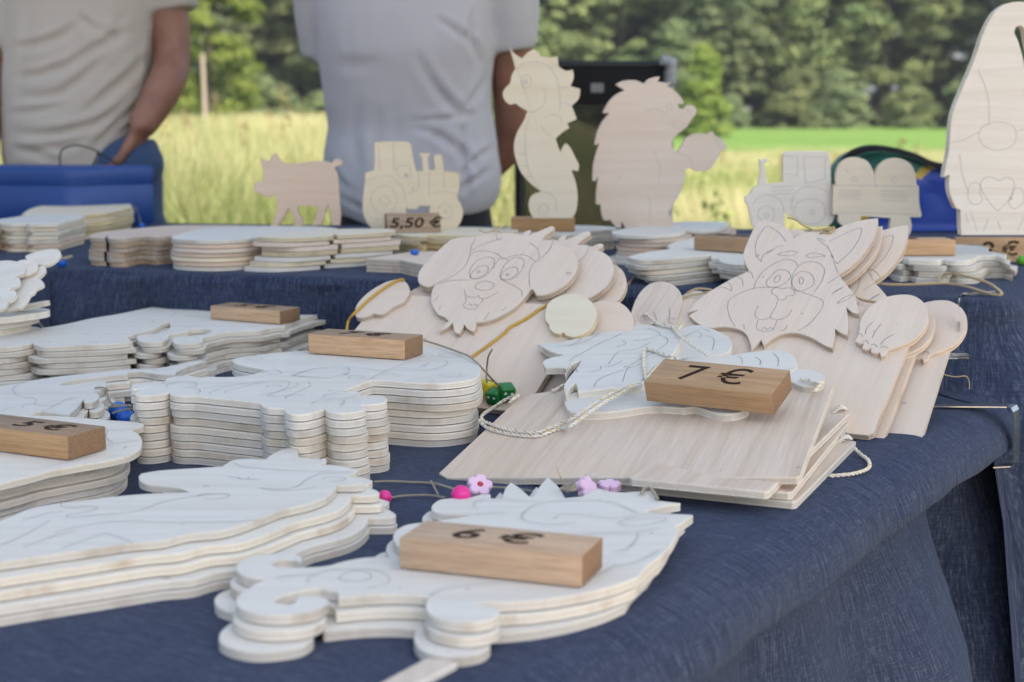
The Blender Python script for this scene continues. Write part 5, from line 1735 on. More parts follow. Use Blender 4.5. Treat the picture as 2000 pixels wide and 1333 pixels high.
standing("trailer_cutout", "935,1035! 950,1030! 950,970 975,910 1030,880 1085,882 1130,905 1160,960 1166,985! 1185,930 1240,890 1310,885 1370,920 1395,985 1398,1030! 1412,1040! 1415,1140 1428,1200 1420,1213! 1362,1212! 1372,1260 1360,1310 1320,1335 1270,1330 1250,1290 1255,1218! 1090,1207! 1085,1240 1060,1262 1000,1265 965,1240 963,1200! 930,1196!",
         K3, 2.17, 0.010, 'yellow', "pale trailer cutout loaded with two round bales in front of the blue bag",
         ["940,1035 1100,1035 1400,1040", "o 1035,1000 1050,986 1066,1000 1050,1014", "o 1258,1002 1274,987 1290,1002 1274,1018", "1165,985 1168,1035", "965,1060 1090,1068", "965,1075 1092,1083", "965,1090 1092,1098", "965,1105 1090,1112", "1200,1065 1345,1072", "1202,1082 1348,1090", "1202,1098 1350,1106", "1205,1115 1345,1122", "945,1185 1200,1190 1415,1200"])
standing("gnome_cutout", "1820,90 1870,40 1930,15 2000,14 2055,40 2085,110 2092,200 2075,270 2050,300 2025,285 2012,230 2000,165 1980,145 1955,152 1945,185 1965,230 1990,320 2010,420 2050,560 2090,690 2118,800 2135,900 2150,990! 2116,975! 2120,1050 2085,1160 2068,1172! 2060,1240 2055,1312! 1650,1312! 1645,1240 1644,1170! 1620,1165! 1595,1110 1580,1050 1583,975! 1552,990! 1560,940 1578,850 1585,780 1588,720 1605,620 1660,480 1720,340 1770,190",
         K3, 2.07, 0.018, 'white', "large gnome cutout with tall pointed hat standing at the right edge",
         ["o 1745,760 1770,705 1850,682 1930,700 1955,760 1930,815 1850,840 1775,815", "1590,795 1650,785 1750,735", "1955,735 2010,720 2090,735", "o 1685,1100 1695,1035 1730,1018 1755,1040 1750,1075 1765,1110 1740,1138 1705,1135", "o 1915,1110 1935,1085 1940,1055 1975,1050 1998,1080 1990,1130 1950,1165 1920,1150", "1850,1180 1790,1110 1755,1040 1775,995 1820,988 1860,1010 1900,988 1940,1010 1940,1060 1910,1120 1850,1180", "1740,390 1780,480 1800,560 1805,700", "1700,1180 1720,1240 1735,1290", "1770,1290 1800,1220", "1640,860 1650,960 1690,1080", "1960,1290 1990,1230 2010,1180", "1850,1230 1870,1290", "1670,1190 1690,1250"], pm=PENCIL_SOFT)

# ------------------------------------------------------------------ stacks on the shelf
stack("pig_stack_cutout", "176,459! 177,464 205,465.5! 210,458.5! 213,466.5 245,467 275,462 305,463.5 336,461 420,458 500,450 560,446 500,441.5 400,440 330,441 260,447 200,453", (0, 0, 1), Z_TIER, 6, 0.0068, 'brown', "small pig cutout", "in the shelf stack left of the sheep", jit=0.003, rot=1.0, cat="wooden cutout")
stack("sheep_cutout", "335,462! 340,467 380,469.5 420,470 470,468 500,465 560,460 640,453 660,447 610,442.5 500,442 400,446", (0, 0, 1), Z_TIER, 7, 0.0062, 'white', "rounded sheep cutout", "in the middle shelf stack", jit=0.0025, rot=0.8, woods=['white', 'brown', 'pink', 'brown', 'yellow', 'brown', 'white'])
stack("tractor_sheet", "502,463! 530,464.5 575,465 650,460.5! 651,457.5! 659,457.5! 660,459 720,456 772,452.5! 773,449.5! 750,447 650,448 574,455! 520,458", (0, 0, 1), Z_TIER, 7, 0.0068, 'yellow', "small tractor cutout", "in the two-part shelf stack",
      moves=[(-0.006, -0.001, 0.8), (0.006, 0.004, -0.5), (0.005, 0.002, 0.3), (-0.004, -0.003, 0.2), (-0.010, -0.004, -0.2), (-0.018, -0.006, 0.4)], woods=['yellow', 'pink', 'pink', 'yellow', 'white', 'yellow', 'white'])
stack("pony_cutout", "715,505.5! 748,507 782,508! 800,512 840,519 880,521 905,512 895,500 860,492 810,492 777,496", (0, 0, 1), Z_TIER, 2, 0.0095, 'pink', "flat pinkish cutout", "left of the dog signs", jit=0.002)
stack("tractor_sheet", "772,456! 790,460 830,463 835,458.5! 900,460.5 960,459 1010,452 1000,447 900,443.5 810,447", (0, 0, 1), Z_TIER, 5, 0.0072, 'yellow', "small sawn cutout", "under the 5,50 € block", jit=0.008, rot=3)
stack("seahorse_sheet", "962,455! 1010,458.5 1090,459.5 1145,457! 1150,452.5! 1200,448.5! 1198,443.5 1100,440 990,445", (0, 0, 1), Z_TIER, 5, 0.0064, 'white', "small seahorse cutout", "under the tall seahorse's oak block", jit=0.007, rot=2, woods=['white', 'yellow', 'white', 'yellow', 'white'])
stack("hedgehog_sheet", "1195,452! 1200,457.5 1240,460 1276,460 1324,456 1343,449! 1380,450 1410,446.5! 1422,441! 1422,434.5! 1388,433 1324,434 1260,441 1212,448", (0, 0, 1), Z_TIER, 7, 0.0062, 'white', "flat hedgehog cutout", "in the stack at the hedgehog's feet", jit=0.004, rot=1.0,
      moves=[(0.008, 0.004, 0.5), (0.012, 0.002, -0.4), (0.006, 0.004, 0.6), (0.008, 0.0, 0.2), (0.006, -0.004, -0.2), (-0.006, -0.006, 0.6)], woods=['white', 'brown', 'brown', 'brown', 'brown', 'white', 'white'])
stack("turtle_cutout", "1225,502! 1245,507.5 1276,508.5 1320,505.5 1388,499! 1389,504.5! 1404,505.5! 1406,511 1425,516 1452,518 1490,515 1520,500 1500,472 1440,462 1390,458 1354,463! 1320,472 1303,480! 1310,486.5! 1260,493", (0, 0, 1), Z_TIER, 5, 0.0066, 'white', "pale turtle-shaped cutout", "under the 4,50 € block",
      moves=[(-0.004, -0.006, 0.8), (0.002, -0.004, -0.6), (0.010, -0.008, 1.0), (0.022, -0.004, 0.5)], woods=['white', 'white', 'yellow', 'white', 'white'])
stack("crab_cutout", "1729,502! 1745,505.5 1764,504! 1775,507.5! 1830,509 1842,507! 1860,509.5 1891,509 1905,504! 1916,500 1947,500! 1963,506! 1966,497! 1930,491! 1931,482! 1891,479 1820,476 1760,478 1720,488", (0, 0, 1), Z_TIER, 4, 0.0074, 'white', "pale ragged-edged cutout", "behind the cat signs on the right",
      moves=[(0.004, -0.006, 1.0), (0.012, -0.010, -0.8), (0.006, -0.013, 0.6)])
stack("train_cutout", "0,435! 20,437.5 52,437! 60,438.5 114,437! 125,433.5 164,424! 158,419.5 100,420 52,421 0,428 -120,436! -160,448! -60,446", (0, 0, 1), Z_TIER, 7, 0.0064, 'white', "long pale cutout", "in the nearer stack beside the cash box", jit=0.004, rot=1.2, woods=['white', 'yellow', 'white', 'yellow', 'white', 'brown', 'yellow'])
stack("train_cutout", "42,419! 57,409! 78,402.5 120,397.5 174,395! 176,398.5! 224,396.5! 226,398! 253,395! 258,405.5! 208,417 164,420.5! 120,424 80,424", (0, 0, 1), Z_TIER, 6, 0.0070, 'yellow', "long pale cutout", "in the stack touching the cash box", jit=0.005, rot=1.2)

TOP = lambda n, t: Z_TIER + n*t
block(FLAT(TOP(5, .0064)), (998, 452), (1123, 452), 0.046, 0.020, "plain oak block under the tall seahorse cutout", None, wood=OAK, name="oak_base", cat="wooden base")
block(FLAT(TOP(5, .0072)), (757, 455), (862, 453.5), 0.045, 0.026, "slanted oak block burnt with 5,50 € in front of the tractor without trailer", "5,50 €", 0.002, 0.0245, OAK_DARK, 0.22, slope=0.020)
block(FLAT(TOP(5, .0066)), (1355, 488), (1527, 499), 0.046, 0.020, "oak block burnt with 4,50 €, partly hidden behind the cat's ear", "4,50 €", -0.004, 0.027, OAK, 0.2, top=OAK_DARK)
block(FLAT(TOP(4, .0074)), (1698, 500.5), (1866, 499.5), 0.046, 0.0205, "oak block with hidden price behind the right ear of the cat sign", "3 €", -0.01, 0.027, OAK_PINK, 0.2, end=OAK_PINK)
block(FLAT(Z_TIER + 0.001), (1872, 512), (2052, 512), 0.052, 0.034, "slanted oak block burnt with 9 €, in front of the gnome", "9 €", -0.006, 0.032, OAK, 0.2, slope=0.022)
# ------------------------------------------------------------------ cash box
def cash_box():
    base = [onz(140, 446, Z_TIER), onz(312, 438, Z_TIER)]
    c, r = base[0], base[1]
    ux = Vector((r.x - c.x, r.y - c.y, 0)); D = ux.length; ux.normalize()
    vx = Vector((-0.88, 0.22, 0)).normalized()
    W = 0.30
    root = empty("cash_box", c)
    n = 6
    def shell(name, z0, z1, grow, rad, bulge=0.0):
        poly = [Vector((0, 0)), ux.xy*D, ux.xy*D + vx.xy*W, vx.xy*W]
        mid = sum(poly, Vector((0, 0)))/4
        poly = [p + (p-mid).normalized()*grow for p in poly]
        ring = []
        for i in range(4):
            a, b, d = poly[i-1], poly[i], poly[(i+1) % 4]
            p0, p1 = b + (a-b).normalized()*rad, b + (d-b).normalized()*rad
            for j in range(7):
                t = j/6
                ring.append(p0*(1-t)**2 + b*2*t*(1-t) + p1*t*t)
        N = len(ring)
        v, f = [], []
        lid = z0 > 0.01
        lv = [(0.0015, z0), (0.0, z0 + 0.0015), (0.0, z1 - 0.010), (0.002, z1 - 0.004), (0.007, z1 - 0.0008), (0.014, z1)] if lid else [(0.006, z0), (0.0, z0 + 0.005), (0.0, z1 - 0.0015), (0.0015, z1)]
        for ins, z in lv:
            for p in ring:
                q = p + (mid - p).normalized()*ins
                v.append((q.x, q.y, z))
        for k in range(len(lv)-1):
            for i in range(N):
                j = (i+1) % N
                f.append([k*N+i, k*N+j, (k+1)*N+j, (k+1)*N+i])
        f.append(list(range(N))[::-1]); f.append([(len(lv)-1)*N+i for i in range(N)])
        return link(name, from_py(name, v, f, 45), [BLUE_BOX], root)
    shell("box_body", 0.0, 0.0775, 0.0, 0.020)
    shell("box_lid", 0.0778, 0.1125, 0.0004, 0.020)
    tag(root, "blue metal cash box standing at the rear left of the shelf", "cash box")
    p = c + ux*D*0.40 + vx*W*0.12
    q = [ony(118, 324, p.y), ony(117, 305, p.y), ony(125, 290, p.y), ony(150, 284, p.y), ony(178, 291, p.y), ony(193, 299, p.y), ony(186, 312, p.y), ony(181, 326, p.y)]
    q2 = [ony(193, 299, p.y), ony(208, 307, p.y), ony(222, 318, p.y + 0.03), ony(240, 326, p.y + 0.05)]
    m = join("black_cable", [tube("c", curve3(q, 6), 0.0016, 6), tube("c", curve3(q2, 6), 0.0014, 6), blob("k", ony(192, 300, p.y), (0.0035, 0.0035, 0.0045), 8, 6)])
    tag(link("black_cable", m, [BLACK_PLASTIC]), "thin black cable loop with a knot standing up behind the cash box lid", "cable")
cash_box()

# ------------------------------------------------------------------ fan of small cutouts hanging at the shelf's left end
def left_fan():
    def tilt(o, px, z, ax, ay):
        o.matrix_basis = Matrix.Translation(onz(px[0], px[1], z)) @ Matrix.Rotation(math.radians(ay), 4, 'Z') @ Matrix.Rotation(math.radians(ax), 4, 'X')
    def disc(rx, ry, lobes=0, amp=0.0, n=48):
        return [(rx*(1+amp*math.cos(lobes*a))*math.cos(a), ry*(1+amp*math.cos(lobes*a))*math.sin(a)) for a in [2*math.pi*k/n for k in range(n)]]
    K = (0, 460, 0.15)
    f = Frame(onz(40, 545, 0.86), Vector((0.97, 0.10, 0.17)), Vector((0.15, 0.80, 0.58)))
    items = [
        ("tag_cutout", "330,270 470,215 640,180 740,180 785,215 770,270 700,340 590,385 480,375 380,330", 0.0, "oval tag with a blue bead in the fan at the shelf's left end"),
        ("flower_cutout", "60,700 200,600 400,480 560,390 590,450 520,530 440,560! 500,560 570,620 540,660 470,690 440,740 390,770 360,830 280,920 180,940 60,960 -120,960 -160,800", 0.0055, "ragged leaf-shaped cutout, lowest in the hanging fan"),
        ("ear_cutout", "240,330 330,315 440,330 490,380 480,450 400,510 300,530 200,500 190,400", 0.011, "small round ear-shaped cutout in the middle of the hanging fan"),
        ("bear_cutout", "-150,420 -60,345 80,325 200,335 300,370 330,430 300,500 200,530 110,540! 180,530 250,560 260,610 210,660 130,690! 110,720! 190,720 210,770 160,830 100,860! 80,900 20,950 -60,970 -200,940", 0.0165, "bear-shaped cutout lying uppermost in the hanging fan"),
    ]
    for nm, out, off, lab in items:
        fr = Frame(f.o + f.n*off, f.u, f.v)
        cutout(nm, out, K, fr, 0.005, 'white', lab, "wooden cutout", "small cutouts fanned at the shelf's left end")
    bead = link("bead", None)
    bpy.data.objects.remove(bead)
    p = onz(120, 512, Z_TIER + 0.008)
    bm = bmesh.new()
    me = bpy.data.meshes.new("bead")
    t = blob("bead", (0, 0, 0), (0.0080, 0.0080, 0.0076), 24, 14)
    o = link("bead", t, [BLUE_BEAD]); o.location = p
    tag(o, "round blue bead on a twine end beside the oval tag", "bead")
    kn = tube("string_end", curve3([(-0.002, -0.007, 0.004), (0.004, -0.008, 0.006), (0.010, -0.006, 0.007), (0.017, -0.004, 0.009)], 5), 0.0022, 6)
    link("string_end", kn, [TWINE], o)
    bm.free()
    # low stack of round pieces underneath
    fr0 = 0.79
    K2 = (0, 460, 0.15)
    z = 0.812
    c = onz(-8, 622, z)
    base = sheet_mesh("disc_cutout", disc(0.050, 0.045, 3, 0.10), 0.0075)
    for i, (dx, dy, sc, lab) in enumerate(((0.010, 0.0, 1.0, "topmost"), (-0.004, 0.004, 1.0, "second"), (-0.012, 0.002, 1.0, "third"), (0.0, 0.006, 1.0, "fourth"), (-0.006, 0.0, 1.0, "fifth"), (0.004, 0.003, 1.0, "sixth"), (0.0, -0.002, 1.0, "bottom"))):
        o = bpy.data.objects.new("disc_cutout", base)
        COL.objects.link(o)
        if i == 0:
            for m in PLY['white']:
                base.materials.append(m)
        o.location = (c.x + dx, c.y + dy, z - i*0.0085)
        o.rotation_euler = (0, 0, 0.5 + i*0.13)
        tag(o, f"{lab} rounded cutout of the small stack at the left edge below the fan", "wooden cutout", "rounded cutouts in the small stack at the left edge")
    pk = sheet_mesh("peg_cutout", [(-0.04, -0.006), (0.03, -0.006), (0.036, 0), (0.03, 0.006), (-0.04, 0.006)], 0.006)
    o = link("peg_cutout", pk, PLY['white']); q = onz(40, 607, z + 0.009)
    o.matrix_basis = Matrix.Translation(q) @ Matrix.Rotation(0.25, 4, 'Z') @ Matrix.Rotation(-0.16, 4, 'Y')
    tag(o, "thin wooden strip lying tilted on top of the small left stack", "wooden strip")
    o = link("bead", blob("bead", (0, 0, 0), (0.005, 0.005, 0.005), 16, 10), [ORANGE]); o.location = onz(46, 645, 0.757)
    tag(o, "tiny orange bead below the small left stack", "bead")
left_fan()

# ------------------------------------------------------------------ cords and beads
def string(name, pts, r, mat, label, twist=False, parent=None, cat="string"):
    P = curve3(pts, 8)
    me = twisted(name, P, r, 2, r*5, 5, r*0.9) if twist else tube(name, P, r, 6)
    o = link(name, me, [mat], parent)
    if parent is not None:
        o.matrix_parent_inverse = parent.matrix_basis.inverted()
    elif label:
        tag(o, label, cat)
    return o
def zl(x, y, h=0.002):
    return onz(x, y, Z_LOW + h)

# jute cords of the cat signs
def cd(f, x, y, h):
    a, b = f.hit(x, y, h)
    return f.o + f.u*a + f.v*b + f.n*h
k6 = lambda x, y: (1650 + x*0.175, 420 + y*0.175)
pts = [cd(fC, *k6(-40, 560), 0.004)] + [onz(*k6(x, y), Z_TIER + h) for x, y, h in ((60, 640, 0.022), (200, 710, 0.018), (380, 765, 0.014), (600, 780, 0.012), (900, 775, 0.010), (1150, 768, 0.007), (1350, 800, 0.005), (1550, 860, 0.005), (1680, 890, 0.005), (1750, 885, 0.006), (1720, 840, 0.008), (1600, 760, 0.012), (1400, 695, 0.014), (1200, 655, 0.014), (1090, 670, 0.011), (1040, 745, 0.006))]
string("cord", pts, 0.0017, JUTE, None, True, cat)
k7 = lambda x, y: (1220 + x*0.35, 420 + y*0.35)
string("cord", [cd(fC, *k7(x, y), h) for x, y, h in ((1280, 455, -0.004), (1330, 475, -0.002), (1380, 485, -0.002), (1430, 490, 0.0))], 0.0016, JUTE, None, True, cat)
k5 = lambda x, y: (1180 + x*0.16, 420 + y*0.16)
string("cord", [onz(*k5(x, y), Z_TIER + h) for x, y, h in ((250, 980, -0.01), (300, 850, 0.0), (380, 750, 0.004), (500, 670, 0.012), (600, 655, 0.014), (680, 700, 0.012), (690, 800, 0.004))], 0.0016, JUTE, None, True, cat)
string("cord", [cd(fC, *k5(x, y), h) for x, y, h in ((960, 1010, 0.008), (1100, 975, 0.010), (1250, 950, 0.010), (1330, 930, 0.008), (1250, 905, 0.009), (1120, 905, 0.009), (1010, 960, 0.008))], 0.0014, JUTE, None, True, cat)
string("cord", [onz(*k5(x, y), Z_TIER + h) for x, y, h in ((40, 540, 0.008), (120, 590, 0.010), (170, 670, 0.008), (165, 760, 0.0), (140, 840, -0.012))], 0.0015, JUTE, None, True, dog)
string("cord", [cd(fC, *k7(x, y), 0.014) for x, y in ((910, 15), (960, 30), (1000, 60), (1060, 85), (1130, 75), (1170, 70), (1150, 100), (1090, 95))], 0.0012, JUTE, None, True, cat)
for k, (s, lab) in enumerate(((((920, 65), (960, 82), (1010, 75), (1060, 80)), "frayed jute fibre lying on the dog head, lower one"), (((1020, 0), (1025, 40), (1050, 70)), "frayed jute fibre standing up above the dog head"), (((1090, 25), (1060, 50), (990, 75)), "frayed jute fibre slanting across the dog head"))):
    string("fibre", [cd(fD, 660 + x*0.3, 430 + y*0.3, 0.0145) for x, y in s], 0.0006, JUTE, None, False, dog)
string("fibre", [cd(fC, *k6(x, y), 0.016) for x, y in ((300, 610), (350, 640), (400, 700))], 0.0005, JUTE, None, False, cat)
string("fibre", [onz(*k6(x, y), Z_TIER + h) for x, y, h in ((1225, 535, 0.018), (1235, 620, 0.016), (1262, 690, 0.013), (1255, 750, 0.010))], 0.0005, JUTE, None, False, cat)
k2 = lambda x, y: (1600 + x*0.225, 500 + y*0.225)
string("fibre", [ony(*k2(x, y), Y) for x, y, Y in ((960, 670, 1.62), (1040, 700, 1.63), (1095, 740, 1.635), (1075, 830, 1.64), (1045, 900, 1.64), (1040, 980, 1.64), (1090, 1030, 1.64), (1180, 1050, 1.64), (1270, 1045, 1.64), (1300, 1085, 1.64), (1305, 1160, 1.64))], 0.0006, JUTE, None, False, cat)

# yellow cord on the dog sign
string("cord", [cd(fD, 660 + x*0.3, 430 + y*0.3, h) for x, y, h in ((55, 730, 0.004), (68, 660, 0.006), (105, 610, 0.0145), (200, 520, 0.0145), (320, 430, 0.0145), (400, 390, 0.0145), (430, 392, 0.0145))], 0.0016, YELLOW_CORD, None, False, dog)
string("cord", [cd(fD, 660 + x*0.3, 430 + y*0.3, 0.0080) for x, y in ((860, 900), (960, 830), (1080, 740), (1120, 700), (1230, 640), (1300, 590), (1370, 552), (1400, 540))], 0.0016, YELLOW_CORD, None, False, dog)

# white and gold cord of the hen sign
def hh(x, y, h):
    a, b = fH.hit(1020 + x*0.35, 600 + y*0.35, h)
    return fH.o + fH.u*a + fH.v*b + fH.n*h
def gold_cord(pts, label, r=0.0017):
    P = curve3(pts, 8)
    o = link("gold_flecked_cord", twisted("gold_flecked_cord", P, r, 2, 0.0105, 6), [WHITE_CORD])
    o.name = "cord"
    o.parent = hen
    o.matrix_parent_inverse = hen.matrix_basis.inverted()
    L = 0; g_ = []
    for i in range(1, len(P)):
        L += (P[i]-P[i-1]).length
        if L > 0.0095:
            L = 0
            d = (P[i]-P[i-1]).normalized()
            s = d.cross(fH.n).normalized()
            q = P[i] + fH.n*r*0.9
            g_.append(tube("gold", [q - d*0.0022 - s*r*0.8 - fH.n*r*0.3, q, q + d*0.0022 + s*r*0.8 - fH.n*r*0.3], 0.0005, 5))
    if g_:
        link("gold_thread", join("gold_thread", g_), [GOLD], o)
    return o
b0, b1 = T + 0.0018, T + 0.009
k5b = lambda x, y: ((900 + x*0.135 - 1020)/0.35, (680 + y*0.135 - 600)/0.35)
loop = [(700, 790, b0), (760, 740, b0+0.003), (840, 690, b0), (700, 720, -0.002), (480, 860, -0.004), (340, 950, b0), (300, 1000, b0), (330, 1060, b0), (430, 1100, b0), (560, 1150, b0), (700, 1190, b0), (850, 1210, b0), (1000, 1225, b0), (1130, 1220, b0), (1240, 1180, b0), (1400, 1120, b0), (1500, 1080, b0+0.002), (1620, 1020, b0+0.0085)]
gold_cord([hh(*k5b(x, y), h) for x, y, h in loop] + [hh(x, y, T+0.0165) for x, y in ((450, 512), (560, 455), (640, 430), (670, 425))], "gold-flecked white cord sweeping over the left corner of the hen board")
loop2 = [(270, 1040, b0), (300, 1090, b0), (370, 1150, b0), (460, 1190, b0), (600, 1225, b0), (760, 1255, b0), (950, 1275, b0), (1150, 1270, b0), (1300, 1215, b0), (1450, 1165, b0), (1600, 1120, b0+0.008)]
gold_cord([hh(*k5b(x, y), h) for x, y, h in loop2] + [hh(x, y, T+0.0165) for x, y in ((440, 545), (540, 490), (620, 445), (665, 440))], "second strand of the gold-flecked cord, nearer the board's front edge")
gold_cord([hh(x, y, T+0.0165) for x, y in ((690, 400), (680, 340), (678, 290), (685, 240), (720, 240), (790, 265), (850, 285), (880, 297))], "gold-flecked cord forming the peak left of the 7 € block")
gold_cord([hh(x, y, T+0.0165) for x, y in ((700, 395), (740, 350), (790, 310), (840, 290))], "short gold-flecked cord slipping under the 7 € block")
gold_cord([hh(x, y, T+0.0170) for x, y in ((690, 38), (720, 65), (760, 95), (810, 108), (850, 115), (890, 105), (870, 125), (840, 110), (880, 160), (930, 200), (980, 235), (1020, 260), (1040, 275))], "gold-flecked cord knotted over the tops of the hen and its wing")
gold_cord([hh(x, y, b1) for x, y in ((1545, 405), (1600, 412), (1650, 430), (1670, 420), (1655, 445), (1635, 470))], "short gold-flecked cord through the hole at the board's right rear corner")
gold_cord([hh(x, y, b0+0.001) for x, y in ((162, 468), (190, 462), (225, 440), (250, 430))], "short gold-flecked cord through the hole beside the hen's tail")
k3 = lambda x, y: (1300 + x*0.415, 780 + y*0.415)
gold_cord([zl(*k3(x, y), h) for x, y, h in ((890, 232, 0.006), (920, 260, 0.003), (955, 290, 0.002), (955, 325, 0.002), (900, 348, 0.002), (830, 358, 0.002), (770, 362, 0.002))], "gold-flecked cord looping onto the blue cloth right of the boards")

# twine with pink beads behind the sea creature
k8 = lambda x, y: (700 + x*0.35, 900 + y*0.35)
string("twine", [zl(*k8(x, y), h) for x, y, h in ((90, 118, 0.006), (180, 115, 0.004), (300, 120, 0.003), (410, 125, 0.003), (500, 148, 0.006), (560, 170, 0.010))], 0.0010, TWINE, "grey twine running to the magenta bead, upper strand", True)
string("twine", [zl(*k8(x, y), h) for x, y, h in ((150, 215, 0.004), (240, 198, 0.003), (380, 192, 0.003), (480, 205, 0.004))], 0.0010, TWINE, "grey twine in front of the magenta bead, lower strand", True)
string("twine", [zl(*k8(x, y), h) for x, y, h in ((405, 112, 0.004), (430, 160, 0.003), (445, 190, 0.002))], 0.0008, TWINE, "short crossing piece of twine left of the magenta bead", True)
string("twine", [zl(*k8(x, y), h) for x, y, h in ((710, 150, 0.006), (800, 150, 0.004), (900, 160, 0.004), (1000, 172, 0.006), (1150, 160, 0.010))], 0.0010, TWINE, "grey twine between the two pink charms behind the sea creature", True)
c = zl(901, 966, 0.0075)
o = link("bead", blob("bead", (0, 0, 0), (0.0076, 0.0076, 0.0072), 28, 16), [PINK_BEAD]); o.location = onz(900.5, 966, Z_LOW + 0.0225)
tag(o, "round magenta bead resting on the edge of the sea creature stack", "bead")
link("string_end", tube("string_end", [(0.003, -0.0060, -0.004), (0.005, -0.0085, -0.008)], 0.0014, 6), [TWINE], o)
def flower(px, z, rot, tilt, label, r=0.0108, dot=True):
    n = 60
    pts = [((r*(0.70 + 0.28*abs(math.cos(2.5*a))**0.6))*math.cos(a), (r*(0.70 + 0.28*abs(math.cos(2.5*a))**0.6))*math.sin(a)) for a in [2*math.pi*k/n for k in range(n)]]
    me = sheet_mesh("flower_charm", pts, 0.007, 0.0012)
    o = link("flower_charm", me, [PALE_PINK, PALE_PINK])
    o.matrix_basis = Matrix.Translation(onz(px[0], px[1], z)) @ Matrix.Rotation(rot, 4, 'Z') @ Matrix.Rotation(tilt, 4, 'X')
    if dot:
        link("flower_centre", blob("flower_centre", (0, 0, 0.007), (0.0026, 0.0026, 0.0008), 12, 8), [RED], o)
    tag(o, label, "charm")
flower((935, 955), Z_LOW + 0.012, 0.3, 0.75, "pale pink flower charm with red centre beside the magenta bead")
flower((1140, 957), Z_LOW + 0.012, 0.9, 1.15, "pale pink flower charm standing on edge behind the sea creature", 0.0105, False)
flower((1190, 958), Z_LOW + 0.006, 0.2, 0.1, "pale pink charm lying flat under the front edge of the boards", 0.010, False)
string("twine_knot", [onz(*k8(x, y), Z_LOW + h) for x, y, h in ((1130, 160, 0.022), (1160, 140, 0.024), (1190, 150, 0.026), (1210, 140, 0.024), (1170, 170, 0.024), (1140, 150, 0.026), (1190, 165, 0.026), (1215, 160, 0.022))], 0.0013, TWINE, "knotted twine between the spikes of the sea creature", True)
string("twine_fibre", [onz(*k8(x, y), Z_LOW + h) for x, y, h in ((1140, 120, 0.026), (1120, 75, 0.034), (1105, 35, 0.040))], 0.0005, JUTE, "single fibre standing up from the twine knot")
string("twine_knot", [onz(*k8(x, y), Z_LOW + 0.023) for x, y in ((1580, 185), (1600, 155), (1630, 155), (1650, 180), (1670, 215))], 0.0013, TWINE, "twine end at the right horn of the sea creature", True)
o = link("bead", blob("bead", (0, 0, 0), (0.006, 0.006, 0.006), 16, 10), [PINK_BEAD]); o.location = zl(751, 972, 0.006)
tag(o, "magenta bead mostly hidden behind the unicorn stack's curls", "bead")

# dice beads between the nine-high stack and the dog sign
def die(px, z, s, mat, rot, label, dots=True):
    o = link("dice_bead", box_mesh("dice_bead", -s/2, s/2, -s/2, s/2, -s/2, s/2, s*0.16, 3), [mat])
    o.matrix_basis = Matrix.Translation(cd(fD, px[0], px[1], z)) @ Matrix.Rotation(rot, 4, 'Z') @ Matrix.Rotation(0.35, 4, 'X')
    if dots:
        for x, y in ((-0.22, 0.18), (0.22, 0.12)):
            link("pip", blob("pip", (x*s, -s*0.5, y*s), (s*0.10, s*0.02, s*0.10), 12, 8), [WHITE_DOT], o)
        link("pip", blob("pip", (-s*0.5, 0, 0), (s*0.02, s*0.10, s*0.10), 12, 8), [WHITE_DOT], o)
    return tag(o, label, "bead")
k9 = lambda x, y: (900 + x*0.135, 680 + y*0.135)
die(k9(655, 640), T + 0.0088, 0.0165, GREEN_DIE, 0.35, "green dice bead with white pips left of the hen board, larger in view")
die(k9(490, 700), T + 0.0080, 0.0150, GREEN_DIE, -0.5, "green dice bead half hidden behind the other green one")
die(k9(375, 580), T + 0.0085, 0.0160, YELLOW_DIE, 0.9, "yellow dice bead behind the nine-high stack's right end", False)
string("twine", [onz(*k9(x, y), z) for x, y, z in ((-1500, -250, Z_LOW+0.066), (-700, -150, Z_LOW+0.0665), (0, 70, Z_LOW+0.0665), (200, 185, Z_LOW+0.066), (360, 350, Z_LOW+0.055), (480, 480, Z_LOW+0.04), (590, 580, Z_LOW+0.026))], 0.0011, TWINE, "twine arching from the nine-high stack to the green dice bead", True)
string("twine", [onz(*k9(x, y), z) for x, y, z in ((455, 20, Z_LOW+0.075), (400, 120, Z_LOW+0.065), (380, 240, Z_LOW+0.052), (375, 360, Z_LOW+0.042), (370, 420, Z_LOW+0.038), (385, 560, Z_LOW+0.028))], 0.0010, TWINE, "upright twine ends tied to the yellow dice bead", True)
string("twine", [onz(*k9(x, y), z) for x, y, z in ((380, 455, Z_LOW+0.036), (480, 490, Z_LOW+0.034), (600, 550, Z_LOW+0.024))], 0.0009, TWINE, "short twine between the yellow and green dice beads", True)

# blue beads and twine between winged and round-lobed stacks
k4 = lambda x, y: (x*0.21, 690 + y*0.21)
o = link("bead", blob("bead", (0, 0, 0), (0.010, 0.010, 0.010), 20, 12), [BLUE_BEAD]); o.location = zl(*k4(1100, 540), 0.010)
tag(o, "large blue bead in the gap left of the round-lobed stack", "bead")
o = link("bead", blob("bead", (0, 0, 0), (0.009, 0.009, 0.009), 20, 12), [BLUE_BEAD]); o.location = zl(*k4(1165, 600), 0.009)
tag(o, "blue bead half hidden under the round-lobed stack's left paw", "bead")
for (s, lab) in ((((980, 330, .026), (1000, 380, .024), (1020, 450, .020), (1080, 480, .020), (1220, 490, .020)), "grey twine over the blue beads, rear strand"), (((1010, 500, .016), (1100, 495, .020), (1220, 485, .020)), "grey twine over the blue beads, middle strand"), (((1050, 560, .014), (1120, 535, .020), (1220, 520, .018)), "grey twine over the blue beads, front strand"), (((880, 325, .031), (960, 322, .031), (1010, 350, .028)), "grey twine end on the winged dragon stack")):
    string("twine", [zl(*k4(x, y), h) for x, y, h in s], 0.0011, TWINE, lab, True)
